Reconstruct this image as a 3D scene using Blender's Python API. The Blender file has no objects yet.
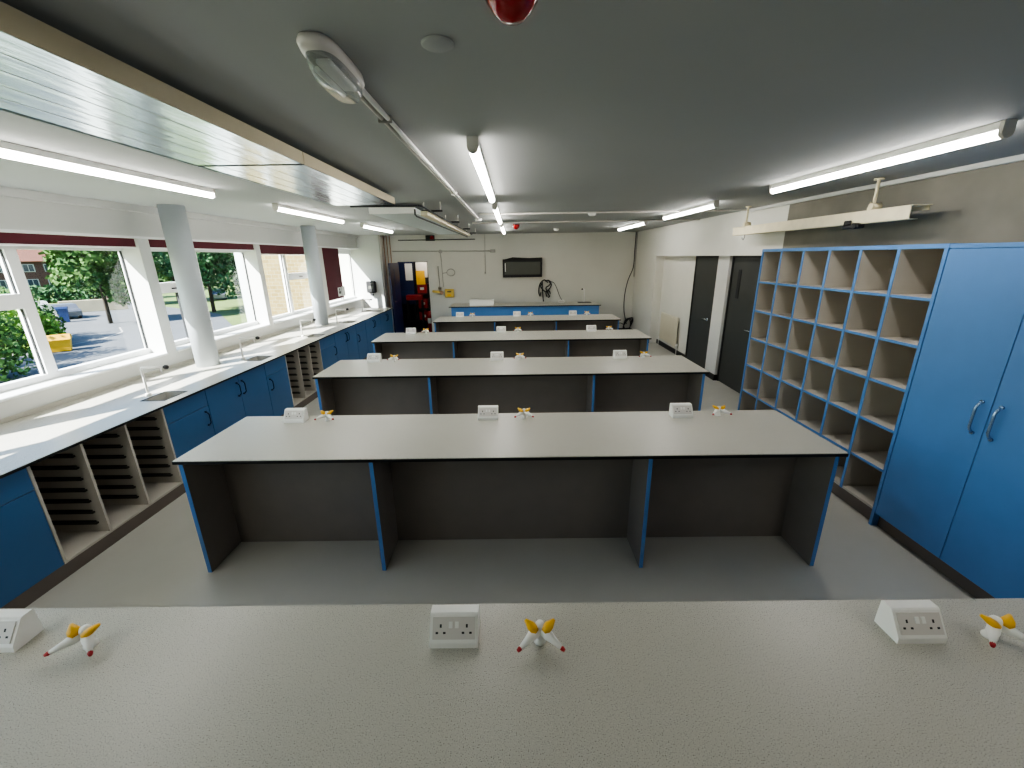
import bpy, math, random
from mathutils import Vector, Matrix
random.seed(7)
scene = bpy.context.scene
COL = scene.collection
PI = math.pi

# ------------------------------------------------------------------ materials
def lin(c):
    c = c / 255.0
    return c / 12.92 if c <= 0.04045 else ((c + 0.055) / 1.055) ** 2.4
def rgb(r, g, b): return (lin(r), lin(g), lin(b), 1.0)

def mat(name, col, rough=0.5, metal=0.0, var=0.06, scale=6.0, spec=0.5, bump=0.0, bscale=200.0, coat=0.0):
    m = bpy.data.materials.new(name); m.use_nodes = True
    nt = m.node_tree; b = nt.nodes['Principled BSDF']
    b.inputs['Roughness'].default_value = rough
    b.inputs['Metallic'].default_value = metal
    b.inputs['Specular IOR Level'].default_value = spec
    if coat: b.inputs['Coat Weight'].default_value = coat
    tc = nt.nodes.new('ShaderNodeTexCoord')
    n = nt.nodes.new('ShaderNodeTexNoise'); n.inputs['Scale'].default_value = scale; n.inputs['Detail'].default_value = 3
    nt.links.new(tc.outputs['Object'], n.inputs['Vector'])
    r = nt.nodes.new('ShaderNodeValToRGB')
    r.color_ramp.elements[0].position = 0.3; r.color_ramp.elements[1].position = 0.7
    r.color_ramp.elements[0].color = tuple(c * (1 - var) for c in col[:3]) + (1,)
    r.color_ramp.elements[1].color = tuple(min(1, c * (1 + var)) for c in col[:3]) + (1,)
    nt.links.new(n.outputs['Fac'], r.inputs['Fac']); nt.links.new(r.outputs['Color'], b.inputs['Base Color'])
    if bump:
        n2 = nt.nodes.new('ShaderNodeTexNoise'); n2.inputs['Scale'].default_value = bscale
        nt.links.new(tc.outputs['Object'], n2.inputs['Vector'])
        bp = nt.nodes.new('ShaderNodeBump'); bp.inputs['Strength'].default_value = bump; bp.inputs['Distance'].default_value = 0.002
        nt.links.new(n2.outputs['Fac'], bp.inputs['Height']); nt.links.new(bp.outputs['Normal'], b.inputs['Normal'])
    return m

def emis(name, col, strength):
    m = bpy.data.materials.new(name); m.use_nodes = True
    nt = m.node_tree; b = nt.nodes['Principled BSDF']
    b.inputs['Base Color'].default_value = (0.8, 0.8, 0.8, 1)
    b.inputs['Emission Color'].default_value = col; b.inputs['Emission Strength'].default_value = strength
    return m

def speckle(name, base, dark, light, rough=0.33):
    m = bpy.data.materials.new(name); m.use_nodes = True
    nt = m.node_tree; b = nt.nodes['Principled BSDF']; b.inputs['Roughness'].default_value = rough
    b.inputs['Specular IOR Level'].default_value = 0.5
    tc = nt.nodes.new('ShaderNodeTexCoord')
    n = nt.nodes.new('ShaderNodeTexNoise'); n.inputs['Scale'].default_value = 330; n.inputs['Detail'].default_value = 1.5
    nt.links.new(tc.outputs['Object'], n.inputs['Vector'])
    r = nt.nodes.new('ShaderNodeValToRGB'); e = r.color_ramp.elements
    e[0].position = 0.30; e[0].color = dark; e[1].position = 0.74; e[1].color = light
    a = r.color_ramp.elements.new(0.395); a.color = base
    c = r.color_ramp.elements.new(0.60); c.color = base
    nt.links.new(n.outputs['Fac'], r.inputs['Fac'])
    n3 = nt.nodes.new('ShaderNodeTexNoise'); n3.inputs['Scale'].default_value = 2.2
    nt.links.new(tc.outputs['Object'], n3.inputs['Vector'])
    mx = nt.nodes.new('ShaderNodeMix'); mx.data_type = 'RGBA'; mx.blend_type = 'MULTIPLY'
    r3 = nt.nodes.new('ShaderNodeValToRGB'); r3.color_ramp.elements[0].color = (.93, .93, .93, 1); r3.color_ramp.elements[1].color = (1, 1, 1, 1)
    nt.links.new(n3.outputs['Fac'], r3.inputs['Fac'])
    mx.inputs['Factor'].default_value = 1
    nt.links.new(r.outputs['Color'], mx.inputs['A']); nt.links.new(r3.outputs['Color'], mx.inputs['B'])
    nt.links.new(mx.outputs['Result'], b.inputs['Base Color'])
    return m

def glassmat(name, tint=(1, 1, 1, 1), refl=0.06):
    m = bpy.data.materials.new(name); m.use_nodes = True
    nt = m.node_tree; nt.nodes.clear()
    o = nt.nodes.new('ShaderNodeOutputMaterial'); t = nt.nodes.new('ShaderNodeBsdfTransparent'); t.inputs['Color'].default_value = tint
    g = nt.nodes.new('ShaderNodeBsdfGlossy'); g.inputs['Roughness'].default_value = 0.02
    lw = nt.nodes.new('ShaderNodeLayerWeight'); pw = nt.nodes.new('ShaderNodeMath'); pw.operation = 'POWER'; pw.inputs[1].default_value = 4.0
    nt.links.new(lw.outputs['Facing'], pw.inputs[0])
    f = nt.nodes.new('ShaderNodeMath'); f.operation = 'MULTIPLY_ADD'; f.inputs[1].default_value = 0.8; f.inputs[2].default_value = 0.03
    nt.links.new(pw.outputs[0], f.inputs[0])
    mx = nt.nodes.new('ShaderNodeMixShader')
    nt.links.new(f.outputs[0], mx.inputs['Fac']); nt.links.new(t.outputs[0], mx.inputs[1]); nt.links.new(g.outputs[0], mx.inputs[2])
    nt.links.new(mx.outputs[0], o.inputs['Surface'])
    return m

def brickmat(name, c1, c2, mortar, scale=5.0, rot=(PI/2, 0, 0)):
    m = bpy.data.materials.new(name); m.use_nodes = True
    nt = m.node_tree; b = nt.nodes['Principled BSDF']; b.inputs['Roughness'].default_value = 0.9
    tc = nt.nodes.new('ShaderNodeTexCoord'); mp = nt.nodes.new('ShaderNodeMapping')
    mp.inputs['Rotation'].default_value = rot
    br = nt.nodes.new('ShaderNodeTexBrick'); br.inputs['Scale'].default_value = scale
    br.inputs['Color1'].default_value = c1; br.inputs['Color2'].default_value = c2; br.inputs['Mortar'].default_value = mortar
    br.inputs['Mortar Size'].default_value = 0.015
    nt.links.new(tc.outputs['Object'], mp.inputs['Vector']); nt.links.new(mp.outputs['Vector'], br.inputs['Vector'])
    nt.links.new(br.outputs['Color'], b.inputs['Base Color'])
    return m

M = {}
M['top'] = speckle('pale_speckled_laminate', rgb(187, 184, 173), rgb(80, 78, 72), rgb(211, 208, 198))
M['edge'] = mat('black_laminate_edge', rgb(16, 18, 20), 0.4)
M['arris'] = mat('pale_laminate_lip', rgb(196, 195, 186), 0.4)
M['charcoal'] = mat('charcoal_laminate', rgb(124, 117, 111), 0.55, var=0.04)
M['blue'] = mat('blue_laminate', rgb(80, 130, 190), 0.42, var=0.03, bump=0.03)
M['blue_shaded'] = mat('blue_laminate_shaded', rgb(54, 98, 144), 0.42, var=0.03)  # same blue laminate, with the shade on the window-side units put into its colour
M['carcass'] = mat('grey_beige_carcass', rgb(184, 179, 170), 0.6, var=0.03)
M['runner'] = mat('dark_plastic_runner', rgb(52, 50, 48), 0.5)
M['bowl'] = mat('grey_sink_bowl', rgb(178, 176, 168), 0.35, var=0.03)
M['plinth'] = mat('brown_grey_plinth', rgb(104, 95, 89), 0.6)
M['wall'] = mat('white_wall_paint', rgb(214, 213, 205), 0.85, var=0.02, scale=2, bump=0.1, bscale=90)
M['wallcool'] = mat('white_paint_window_wall', rgb(206, 207, 204), 0.8, var=0.02, scale=2)
M['ceil'] = mat('grey_ceiling_paint', rgb(160, 163, 161), 0.8, var=0.02, scale=1.5)
M['plaster'] = mat('bare_grey_plaster', rgb(128, 124, 114), 0.95, var=0.14, scale=2.5, bump=0.3, bscale=40)
M['column'] = mat('column_paint', rgb(176, 183, 188), 0.6, var=0.02, scale=2)
M['floor'] = mat('grey_vinyl_floor', rgb(178, 177, 170), 0.42, var=0.03, scale=3)
M['upvc'] = mat('white_window_frame', rgb(232, 234, 234), 0.35, var=0.01)
M['gasket'] = mat('dark_gasket', rgb(30, 32, 36), 0.6)
M['maroon'] = mat('maroon_blind_cloth', rgb(84, 26, 38), 0.85)
M['white'] = mat('white_plastic', rgb(240, 239, 234), 0.35, var=0.01)
M['offwhite'] = mat('pale_grey_plastic', rgb(216, 211, 205), 0.4, var=0.01)
M['dark'] = mat('near_black', rgb(20, 20, 22), 0.5)
M['black'] = mat('black_rubber', rgb(28, 28, 30), 0.55)
M['red'] = mat('red_gloss_plastic', rgb(150, 12, 18), 0.12, coat=0.5)
M['redtip'] = mat('dark_red_tip', rgb(165, 28, 36), 0.4)
M['yellow'] = mat('yellow_plastic', rgb(232, 178, 30), 0.35)
M['pyellow'] = mat('pale_yellow_plastic', rgb(216, 186, 92), 0.5)
M['conduit'] = mat('grey_painted_conduit', rgb(168, 166, 160), 0.5)
M['chrome'] = mat('chrome', rgb(200, 205, 210), 0.18, 1.0, var=0.01)
M['steel'] = mat('brushed_steel', rgb(150, 148, 142), 0.35, 1.0, var=0.05)
M['bluemetal'] = mat('blue_tinted_chrome_handle', rgb(140, 172, 205), 0.25, 0.75, var=0.02)
M['darkhandle'] = mat('dark_blue_handle', rgb(20, 48, 84), 0.3, 0.5, var=0.02)
M['tan'] = mat('tan_painted_strip', rgb(186, 176, 148), 0.6, var=0.05)
M['cream'] = mat('cream_painted_steel', rgb(226, 216, 186), 0.55, var=0.06, scale=12)
M['panelgrey'] = mat('white_radiant_panel', rgb(196, 204, 204), 0.45, var=0.02)
M['copper'] = mat('old_copper_pipe', rgb(178, 140, 112), 0.5, 0.2, var=0.15, scale=20)
M['doorblack'] = mat('charcoal_door', rgb(56, 58, 56), 0.45, var=0.04)
M['navy'] = mat('navy_painted_door', rgb(20, 34, 74), 0.4, var=0.05)
M['screen'] = mat('grey_screen', rgb(92, 94, 88), 0.25, var=0.03)
M['radcream'] = mat('cream_radiator_paint', rgb(214, 208, 188), 0.4, var=0.02)
M['paper'] = mat('white_paper', rgb(226, 226, 220), 0.9, var=0.03, scale=30)
M['tube'] = emis('lit_tube_diffuser', (1.0, 0.965, 0.91, 1), 11.5)
M['glass'] = glassmat('window_glass', (0.93, 0.97, 0.97, 1))
M['clear'] = glassmat('clear_lens', (0.95, 0.97, 0.97, 1))
def frost(m):
    nt = m.node_tree; o = [n for n in nt.nodes if n.type == 'OUTPUT_MATERIAL'][0]; src = o.inputs['Surface'].links[0].from_socket
    d = nt.nodes.new('ShaderNodeBsdfDiffuse'); d.inputs['Color'].default_value = rgb(214, 220, 220); mx = nt.nodes.new('ShaderNodeMixShader'); mx.inputs['Fac'].default_value = 0.28
    nt.links.new(src, mx.inputs[1]); nt.links.new(d.outputs[0], mx.inputs[2]); nt.links.new(mx.outputs[0], o.inputs['Surface'])
frost(M['clear'])
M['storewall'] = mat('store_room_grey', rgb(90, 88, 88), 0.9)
M['store_red'] = mat('store_red_plastic', rgb(150, 22, 26), 0.4)  # plain red for the crates, tray and extinguisher in the store room
M['grass'] = mat('lawn_grass', rgb(79, 96, 40), 0.95, var=0.25, scale=0.6)
M['asphalt'] = mat('grey_asphalt', rgb(73, 76, 79), 0.9, var=0.08, scale=0.5)
M['paving'] = mat('pale_paving', rgb(116, 114, 112), 0.9, var=0.08, scale=1)
M['stone'] = mat('cream_stone_wall', rgb(135, 129, 108), 0.9, var=0.1, scale=1.5)
M['bark'] = mat('tree_bark', rgb(55, 46, 36), 0.95, var=0.2, scale=4)
M['roof'] = mat('terracotta_roof', rgb(89, 55, 43), 0.9, var=0.15, scale=3)
M['hbrick'] = brickmat('dark_red_brick', rgb(76, 43, 38), rgb(64, 36, 34), rgb(85, 72, 66), 3.0)
M['sand'] = brickmat('yellow_sandstone_brick', rgb(125, 110, 66), rgb(110, 95, 52), rgb(135, 129, 105), 2.6)
M['hwin'] = mat('house_glass', rgb(46, 55, 66), 0.1)
M['carsilver'] = mat('silver_car_paint', rgb(99, 102, 108), 0.25, 0.5)
M['carwhite'] = mat('white_car_paint', rgb(149, 150, 151), 0.3)
M['binblue'] = mat('blue_bin_plastic', rgb(22, 46, 92), 0.5)
M['yellow_out'] = mat('yellow_bin_plastic', rgb(196, 150, 14), 0.5)
M['frame_out'] = mat('house_window_white', rgb(150, 150, 150), 0.5)
M['lines'] = mat('road_marking_paint', rgb(149, 149, 145), 0.9)

def planks(name):
    m = bpy.data.materials.new(name); m.use_nodes = True
    nt = m.node_tree; b = nt.nodes['Principled BSDF']
    b.inputs['Metallic'].default_value = 0.85; b.inputs['Roughness'].default_value = 0.17
    b.inputs['Base Color'].default_value = rgb(178, 194, 200)
    tc = nt.nodes.new('ShaderNodeTexCoord'); mp = nt.nodes.new('ShaderNodeMapping'); mp.inputs['Scale'].default_value = (14, 2.2, 1)
    n = nt.nodes.new('ShaderNodeTexNoise'); n.inputs['Scale'].default_value = 1.0; n.inputs['Detail'].default_value = 4
    nt.links.new(tc.outputs['Object'], mp.inputs['Vector']); nt.links.new(mp.outputs['Vector'], n.inputs['Vector'])
    bp = nt.nodes.new('ShaderNodeBump'); bp.inputs['Strength'].default_value = 0.35; bp.inputs['Distance'].default_value = 0.01
    nt.links.new(n.outputs['Fac'], bp.inputs['Height']); nt.links.new(bp.outputs['Normal'], b.inputs['Normal'])
    return m
M['planks'] = planks('shiny_aluminium_planks')

def leafmat(name, c1, c2):
    m = bpy.data.materials.new(name); m.use_nodes = True
    nt = m.node_tree; b = nt.nodes['Principled BSDF']; b.inputs['Roughness'].default_value = 0.8; b.inputs['Specular IOR Level'].default_value = 0.15
    tc = nt.nodes.new('ShaderNodeTexCoord'); n = nt.nodes.new('ShaderNodeTexNoise'); n.inputs['Scale'].default_value = 0.9; n.inputs['Detail'].default_value = 5
    nt.links.new(tc.outputs['Object'], n.inputs['Vector'])
    r = nt.nodes.new('ShaderNodeValToRGB'); r.color_ramp.elements[0].position = .35; r.color_ramp.elements[1].position = .68
    r.color_ramp.elements[0].color = c1; r.color_ramp.elements[1].color = c2
    nt.links.new(n.outputs['Fac'], r.inputs['Fac']); nt.links.new(r.outputs['Color'], b.inputs['Base Color'])
    return m
M['leaf1'] = leafmat('mid_green_leaves', rgb(39, 69, 33), rgb(93, 123, 66))
M['leaf2'] = leafmat('dark_green_leaves', rgb(36, 66, 43), rgb(82, 115, 75))
M['leaf3'] = leafmat('bright_green_leaves', rgb(69, 111, 40), rgb(134, 166, 79))

# ------------------------------------------------------------------ mesh builder
class MB:
    def __init__(s): s.v = []; s.f = []; s.mi = []; s.sm = []; s.cur = 0
    def add(s, vs, fs, smooth=False):
        o = len(s.v); s.v += [tuple(v) for v in vs]
        for f in fs: s.f.append([i + o for i in f]); s.mi.append(s.cur); s.sm.append(smooth)
        return s
    def box(s, x0, x1, y0, y1, z0, z1, bv=0.0):
        x0, x1 = min(x0, x1), max(x0, x1); y0, y1 = min(y0, y1), max(y0, y1); z0, z1 = min(z0, z1), max(z0, z1)
        if bv <= 0:
            return s.add([(x0,y0,z0),(x1,y0,z0),(x1,y1,z0),(x0,y1,z0),(x0,y0,z1),(x1,y0,z1),(x1,y1,z1),(x0,y1,z1)],
                         [(0,3,2,1),(4,5,6,7),(0,1,5,4),(1,2,6,5),(2,3,7,6),(3,0,4,7)])
        b = min(bv, (x1-x0)/2.01, (y1-y0)/2.01, (z1-z0)/2.01)
        # chamfered box: three inset quads per axis
        vs = []
        idx = {}
        for sx in (0,1):
            for sy in (0,1):
                for sz in (0,1):
                    X = (x0,x1)[sx]; Y = (y0,y1)[sy]; Z = (z0,z1)[sz]
                    dx = b if sx == 0 else -b; dy = b if sy == 0 else -b; dz = b if sz == 0 else -b
                    idx[(sx,sy,sz,'x')] = len(vs); vs.append((X, Y+dy, Z+dz))
                    idx[(sx,sy,sz,'y')] = len(vs); vs.append((X+dx, Y, Z+dz))
                    idx[(sx,sy,sz,'z')] = len(vs); vs.append((X+dx, Y+dy, Z))
        I = idx; fs = []
        c = Vector(((x0+x1)/2,(y0+y1)/2,(z0+z1)/2))
        def q(*ks):
            ids = [I[k] for k in ks]
            p = [Vector(vs[i]) for i in ids]
            n = (p[1]-p[0]).cross(p[2]-p[0]); m = sum(p, Vector())/len(p) - c
            fs.append(ids if n.dot(m) > 0 else ids[::-1])
        for a in (0,1):
            q((a,0,0,'x'),(a,1,0,'x'),(a,1,1,'x'),(a,0,1,'x'))
            q((0,a,0,'y'),(1,a,0,'y'),(1,a,1,'y'),(0,a,1,'y'))
            q((0,0,a,'z'),(1,0,a,'z'),(1,1,a,'z'),(0,1,a,'z'))
        for a in (0,1):
            for d in (0,1):
                q((a,d,0,'x'),(a,d,1,'x'),(a,d,1,'y'),(a,d,0,'y'))
                q((a,0,d,'x'),(a,1,d,'x'),(a,1,d,'z'),(a,0,d,'z'))
                q((0,a,d,'y'),(1,a,d,'y'),(1,a,d,'z'),(0,a,d,'z'))
                for e in (0,1): q((a,d,e,'x'),(a,d,e,'y'),(a,d,e,'z'))
        return s.add(vs, fs)
    def cyl(s, p0, p1, r0, r1=None, n=16, caps=True):
        r1 = r0 if r1 is None else r1
        return s.tube([p0, p1], [r0, r1], n, caps)
    def tube(s, pts, r, n=10, caps=True, closed=False):
        P = [Vector(p) for p in pts]; k = len(P)
        rs = r if isinstance(r, (list, tuple)) else [r]*k
        vs = []; prev = None
        for i, p in enumerate(P):
            if closed: t = P[(i+1) % k] - P[i-1]
            else: t = (P[min(i+1,k-1)] - P[max(i-1,0)])
            t.normalize()
            if prev is None:
                a = Vector((0,0,1)) if abs(t.z) < .9 else Vector((1,0,0))
                u = t.cross(a).normalized()
            else:
                u = (prev - t*prev.dot(t)).normalized()
            prev = u; w = t.cross(u)
            for j in range(n):
                an = 2*PI*j/n; vs.append(p + (u*math.cos(an) + w*math.sin(an))*rs[i])
        fs = []
        for i in range(k if closed else k-1):
            i2 = (i+1) % k
            for j in range(n):
                j2 = (j+1) % n; fs.append((i*n+j, i*n+j2, i2*n+j2, i2*n+j))
        s.add(vs, fs, True)
        if caps and not closed:
            o = len(s.v) - len(vs)
            s.f.append([o+j for j in range(n)][::-1]); s.mi.append(s.cur); s.sm.append(False)
            s.f.append([o+(k-1)*n+j for j in range(n)]); s.mi.append(s.cur); s.sm.append(False)
        return s
    def lathe(s, prof, c, n=24):
        vs = []; fs = []
        for r, z in prof:
            for j in range(n): vs.append((c[0]+max(r,1e-5)*math.cos(2*PI*j/n), c[1]+max(r,1e-5)*math.sin(2*PI*j/n), c[2]+z))
        for i in range(len(prof)-1):
            for j in range(n):
                j2 = (j+1) % n; fs.append((i*n+j, i*n+j2, (i+1)*n+j2, (i+1)*n+j))
        return s.add(vs, fs, True)
    def prism(s, poly, axis, a0, a1):
        # poly: list of 2-D points in the two other axes (in xyz order)
        k = len(poly); vs = []
        for a in (a0, a1):
            for p in poly:
                vs.append({'x': (a, p[0], p[1]), 'y': (p[0], a, p[1]), 'z': (p[0], p[1], a)}[axis])
        fs = [list(range(k))[::-1], [k+i for i in range(k)]] + [(i, (i+1) % k, k+(i+1) % k, k+i) for i in range(k)]
        return s.add(vs, fs)
    def build(s, name, mats, parent=None, origin=None):
        if not isinstance(mats, (list, tuple)): mats = [mats]
        off = Vector((0,0,0)); p = parent
        if parent is not None:
            while p is not None: off += p.location; p = p.parent
        loc = Vector((0,0,0))
        if origin is not None and parent is None: loc = Vector(origin)
        me = bpy.data.meshes.new(name)
        me.from_pydata([tuple(Vector(v) - off - loc) for v in s.v], [], s.f)
        for m in mats: me.materials.append(m)
        for i, pl in enumerate(me.polygons): pl.material_index = s.mi[i]; pl.use_smooth = s.sm[i]
        import bmesh
        bm = bmesh.new(); bm.from_mesh(me); bmesh.ops.recalc_face_normals(bm, faces=bm.faces[:]); bm.to_mesh(me); bm.free()
        me.update()
        o = bpy.data.objects.new(name, me); COL.objects.link(o); o.location = loc
        if parent is not None: o.parent = parent
        return o

def B(*a, **k): return MB().box(*a, **k)
def tag(o, label=None, cat=None, group=None, kind=None):
    if label: o['label'] = label
    if cat: o['category'] = cat
    if group: o['group'] = group
    if kind: o['kind'] = kind
    return o
def thing(name, label, cat, loc=(0,0,0), group=None):
    o = bpy.data.objects.new(name, None); COL.objects.link(o); o.location = loc; o.empty_display_size = 0.1
    return tag(o, label, cat, group)
def struct(name, mb, m, parent=None):
    o = mb.build(name, m, parent)
    if parent is None: o['kind'] = 'structure'
    return o
def copy_tree(o, loc=None, label=None, group=None, parent=None):
    c = o.copy(); COL.objects.link(c)
    if parent is not None: c.parent = parent
    if loc is not None: c.location = loc
    if label: c['label'] = label
    if group: c['group'] = group
    for ch in list(o.children): copy_tree(ch, parent=c)
    return c

# ------------------------------------------------------------------ camera
F_PX, CAM_H = 414.37, 2.0688
pitch, yaw, roll = math.radians(17.0891), math.radians(-0.33), math.radians(-0.8542)
fw = Vector((math.sin(yaw)*math.cos(pitch), math.cos(yaw)*math.cos(pitch), -math.sin(pitch)))
r0 = fw.cross(Vector((0,0,1))).normalized(); u0 = r0.cross(fw)
ri = r0*math.cos(roll) + u0*math.sin(roll); up = -r0*math.sin(roll) + u0*math.cos(roll)
cd = bpy.data.cameras.new('camera'); cam = bpy.data.objects.new('camera', cd); COL.objects.link(cam)
cd.sensor_fit = 'HORIZONTAL'; cd.sensor_width = 36.0; cd.lens = F_PX/1024*36.0; cd.clip_start = 0.02; cd.clip_end = 500
mw = Matrix.Identity(4)
for i in range(3):
    mw[i][0] = ri[i]; mw[i][1] = up[i]; mw[i][2] = -fw[i]
mw[0][3], mw[1][3], mw[2][3] = 0, 0, CAM_H
cam.matrix_world = mw
scene.camera = cam

# ------------------------------------------------------------------ room shell
XL, XG, YB, YF, ZC = -4.05, -4.265, 11.65, -3.2, 2.65
struct('floor', B(-4.35, 3.75, YF-.2, YB+.0, -0.1, 0), M['floor'])
struct('ceiling', B(-4.4, 3.75, YF-.2, YB+.15, ZC, ZC+.15), M['ceil'])
struct('wall_front', B(-4.4, 3.75, YF-.15, YF, 0, ZC), M['wall'])
posts = [(YF, -2.0), (.2, 0.35), (2.42, 2.58), (4.725, 4.87), (6.86, 6.985), (9.0, 9.25), (11.36, YB+.15)]
mb = MB()
mb.box(-4.36, XL, YF, YB+.15, 0, 1.045)
mb.box(-4.36, XL, YF, YB+.15, 2.315, ZC)
for a, b in posts: mb.box(-4.295, XL, a, b, 1.045, 2.315)
struct('wall_left', mb, M['wallcool'])
# back wall with the store room doorway
mb = MB()
mb.box(-4.05, -3.15, YB, YB+.15, 0, ZC); mb.box(-3.15, -2.30, YB, YB+.15, 1.975, ZC); mb.box(-2.30, 3.75, YB, YB+.15, 0, ZC)
struct('wall_back', mb, M['wall'])
struct('trim_1', B(-4.05, -3.47, 11.35, YB, 0, ZC), M['wallcool'])          # pier in the corner
# right wall: bare plaster behind the cupboards, bulkhead, alcove
struct('wall_right', B(3.31, 3.75, YF, 5.35, 0, ZC), M['plaster'])
struct('wall_bulkhead', B(3.31, 3.75, 5.35, YB, 2.035, ZC), M['wall'])
struct('wall_alcove', B(3.5, 3.75, 5.35, 10.0, 0, 2.035), M['wall'])
struct('wall_pier', B(3.31, 3.75, 10.0, YB, 0, 2.035), M['wall'])
struct('trim_2', B(3.41, 3.5, 6.80, 7.17, 0.1, 2.035), M['wallcool'])         # post between the doors
mb = MB(); mb.box(3.395, 3.5, 6.785, 7.185, 0, .1); mb.box(3.485, 3.5, 8.17, 10.0, 0, .1); mb.box(3.295, 3.31, 9.985, YB, 0, .1)
mb.box(-1.5, 3.295, YB-.015, YB, 0, .1)
struct('baseboard_right', mb, M['edge'])
struct('trim_6', B(-4.05, -4.015, YF, 11.35, 2.315, 2.335), M['upvc'])
struct('trim_3', B(-4.05, -3.99, YF, 11.35, 2.585, ZC), M['wallcool'])
struct('trim_4', B(3.275, 3.31, YF, 6.3, 2.615, ZC), M['wallcool'])
# window sill boards
mb = MB()
for a, b in [(-2.0, .2), (0.35, 2.42), (2.58, 4.725), (4.87, 6.86), (6.985, 9.0), (9.25, 11.36)]:
    mb.box(-4.24, -4.03, a, b, 1.03, 1.055, bv=.006)
struct('trim_5', mb, M['upvc'])

def window(n, y0, y1, mull, trans, thin=None):
    root = bpy.data.objects.new('window_%d' % n, None); COL.objects.link(root); root.location = (XG, y0, 1.055); root['kind'] = 'structure'
    mb = MB(); t = .05
    mb.box(XG-.04, XG+.03, y0, y1, 1.055, 1.11); mb.box(XG-.04, XG+.03, y0, y1, 2.19, 2.315)
    mb.box(XG-.04, XG+.03, y0, y0+.03, 1.11, 2.19)
    for m_ in mull: mb.box(XG-.04, XG+.03, m_-.045, m_+.045, 1.11, 2.19)
    for (a, b) in trans: mb.box(XG-.04, XG+.035, a, b, 1.70, 1.825)
    mb.build('window_frame', M['upvc'], root)
    g = MB()
    edges = [y0+.03] + [e for m_ in mull for e in (m_-.045, m_+.045)] + [y1-.004]
    for i in range(0, len(edges), 2):
        a, b = edges[i], edges[i+1]
        for (yy) in (a, b): g.box(XG-.005, XG+.012, yy-.008, yy+.008, 1.11, 2.19)
    if thin: g.box(XG-.005, XG+.02, thin-.012, thin+.012, 1.11, 1.70)
    for (a, b) in trans: g.box(XG+.035, XG+.05, (a+b)/2-.06, (a+b)/2+.06, 1.745, 1.76)
    g.build('gasket', M['gasket'], root)
    for i in range(0, len(edges), 2):
        a, b = edges[i], edges[i+1]
        spans = [(1.11, 2.19)]
        for (ta, tb) in trans:
            if ta < (a+b)/2 < tb: spans = [(1.11, 1.70), (1.825, 2.19)]
        for (za, zb) in spans:
            MB().add([(XG-.01, a, za), (XG-.01, b, za), (XG-.01, b, zb), (XG-.01, a, zb)], [(0,1,2,3)]).build('pane', M['glass'], root)
    return root
window(6, -2.0, .2, [-.9], [(-1.97, -.94)])
window(1, 0.35, 2.42, [1.4], [(0.38, 1.36)])
window(2, 2.58, 4.725, [3.665], [(2.61, 3.625)])
window(3, 4.87, 6.86, [5.76], [(4.90, 5.72)], thin=5.36)
window(4, 6.985, 9.0, [8.02], [(8.06, 8.98)])
window(5, 9.25, 11.36, [10.51], [])

# roller blinds (maroon): rolled up to a strip, one pulled down
def blind(y0, y1, z0, label, x=-4.075, group=None):
    t = thing('roller_blind', label, 'blind', (x, (y0+y1)/2, z0))
    B(x-.008, x+.008, y0+.01, y1-.01, z0+.012, 2.312).build('blind_cloth', M['maroon'], t)
    B(x-.012, x+.012, y0+.01, y1-.01, z0-.004, z0+.012, bv=.004).build('bottom_bar', M['upvc'], t)
    return t
blind(.37, 2.40, 2.215, 'rolled-up maroon blind over the window out of frame beside the camera')
blind(2.60, 4.72, 2.215, 'rolled-up maroon blind strip above the nearest window, left of the first column')
blind(4.885, 6.855, 2.215, 'rolled-up maroon blind strip above the window behind the first white column')
blind(7.0, 8.98, 2.16, 'deeper maroon blind strip above the window facing the yellow brick wall')
t = blind(9.42, 10.45, 1.16, 'maroon blind pulled right down over half of the farthest window', x=-4.19)
# notices near the bottom of the pulled-down blind
o = B(-4.178, -4.174, 10.10, 10.30, 1.215, 1.42); w = o.build('paper_notice', M['paper'], None, (-4.176, 10.2, 1.215))
tag(w, 'small white notice with dark figure low on the maroon blind, nearer the second column', 'notice')
mb = MB(); mb.box(-4.1735, -4.172, 10.17, 10.23, 1.35, 1.40); mb.box(-4.1735, -4.172, 10.14, 10.26, 1.27, 1.33); mb.box(-4.1735, -4.172, 10.18, 10.22, 1.33, 1.35)
mb.build('printed_figure', M['edge'], w)
w = B(-4.178, -4.174, 10.33, 10.52, 1.20, 1.43).build('paper_sheet', M['paper'], None, (-4.176, 10.42, 1.2))
tag(w, 'plain white paper sheet beside the mullion at the foot of the maroon blind', 'paper')

# columns
def column(y, label):
    t = MB().lathe([(.0, .0), (.120, .0), (.120, ZC-.87), (0, ZC-.87)], (-3.685, y, .87), 48)
    o = t.build('column', M['column'], None, (-3.685, y, .87)); tag(o, label, 'column')
column(4.84, 'round white column rising from the window worktop, nearest the camera')
column(7.96, 'round white column rising from the window worktop, farther down the room')

# ------------------------------------------------------------------ window-side units
CF = -3.09     # unit face
def base_plinth():
    o = B(-3.98, -3.095, YF+.01, 10.62, 0, .1).build('plinth', M['plinth'], None, (-3.5, 5, 0)); tag(o, 'long dark brown plinth under the window-side cupboards', 'plinth')
base_plinth()
def handle_v(p, z0, z1, m, parent, out=(1,0,0), r=.006, name='handle'):
    # bow handle, vertical, standing off along out
    o = Vector(out); P = Vector(p); pts = []
    for k in range(11):
        a = k/10; z = z0 + (z1-z0)*a
        d = .006 + .028*min(1, math.sin(PI*a)*2.2)
        q = P + o*d; pts.append((q.x, q.y, z))
    mb = MB().tube(pts, r, 8)
    mb.cyl(Vector((P.x,P.y,z0)), Vector((P.x,P.y,z0))+o*.012, .011, n=10); mb.cyl(Vector((P.x,P.y,z1)), Vector((P.x,P.y,z1))+o*.012, .011, n=10)
    return mb.build(name, m, parent)
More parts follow.
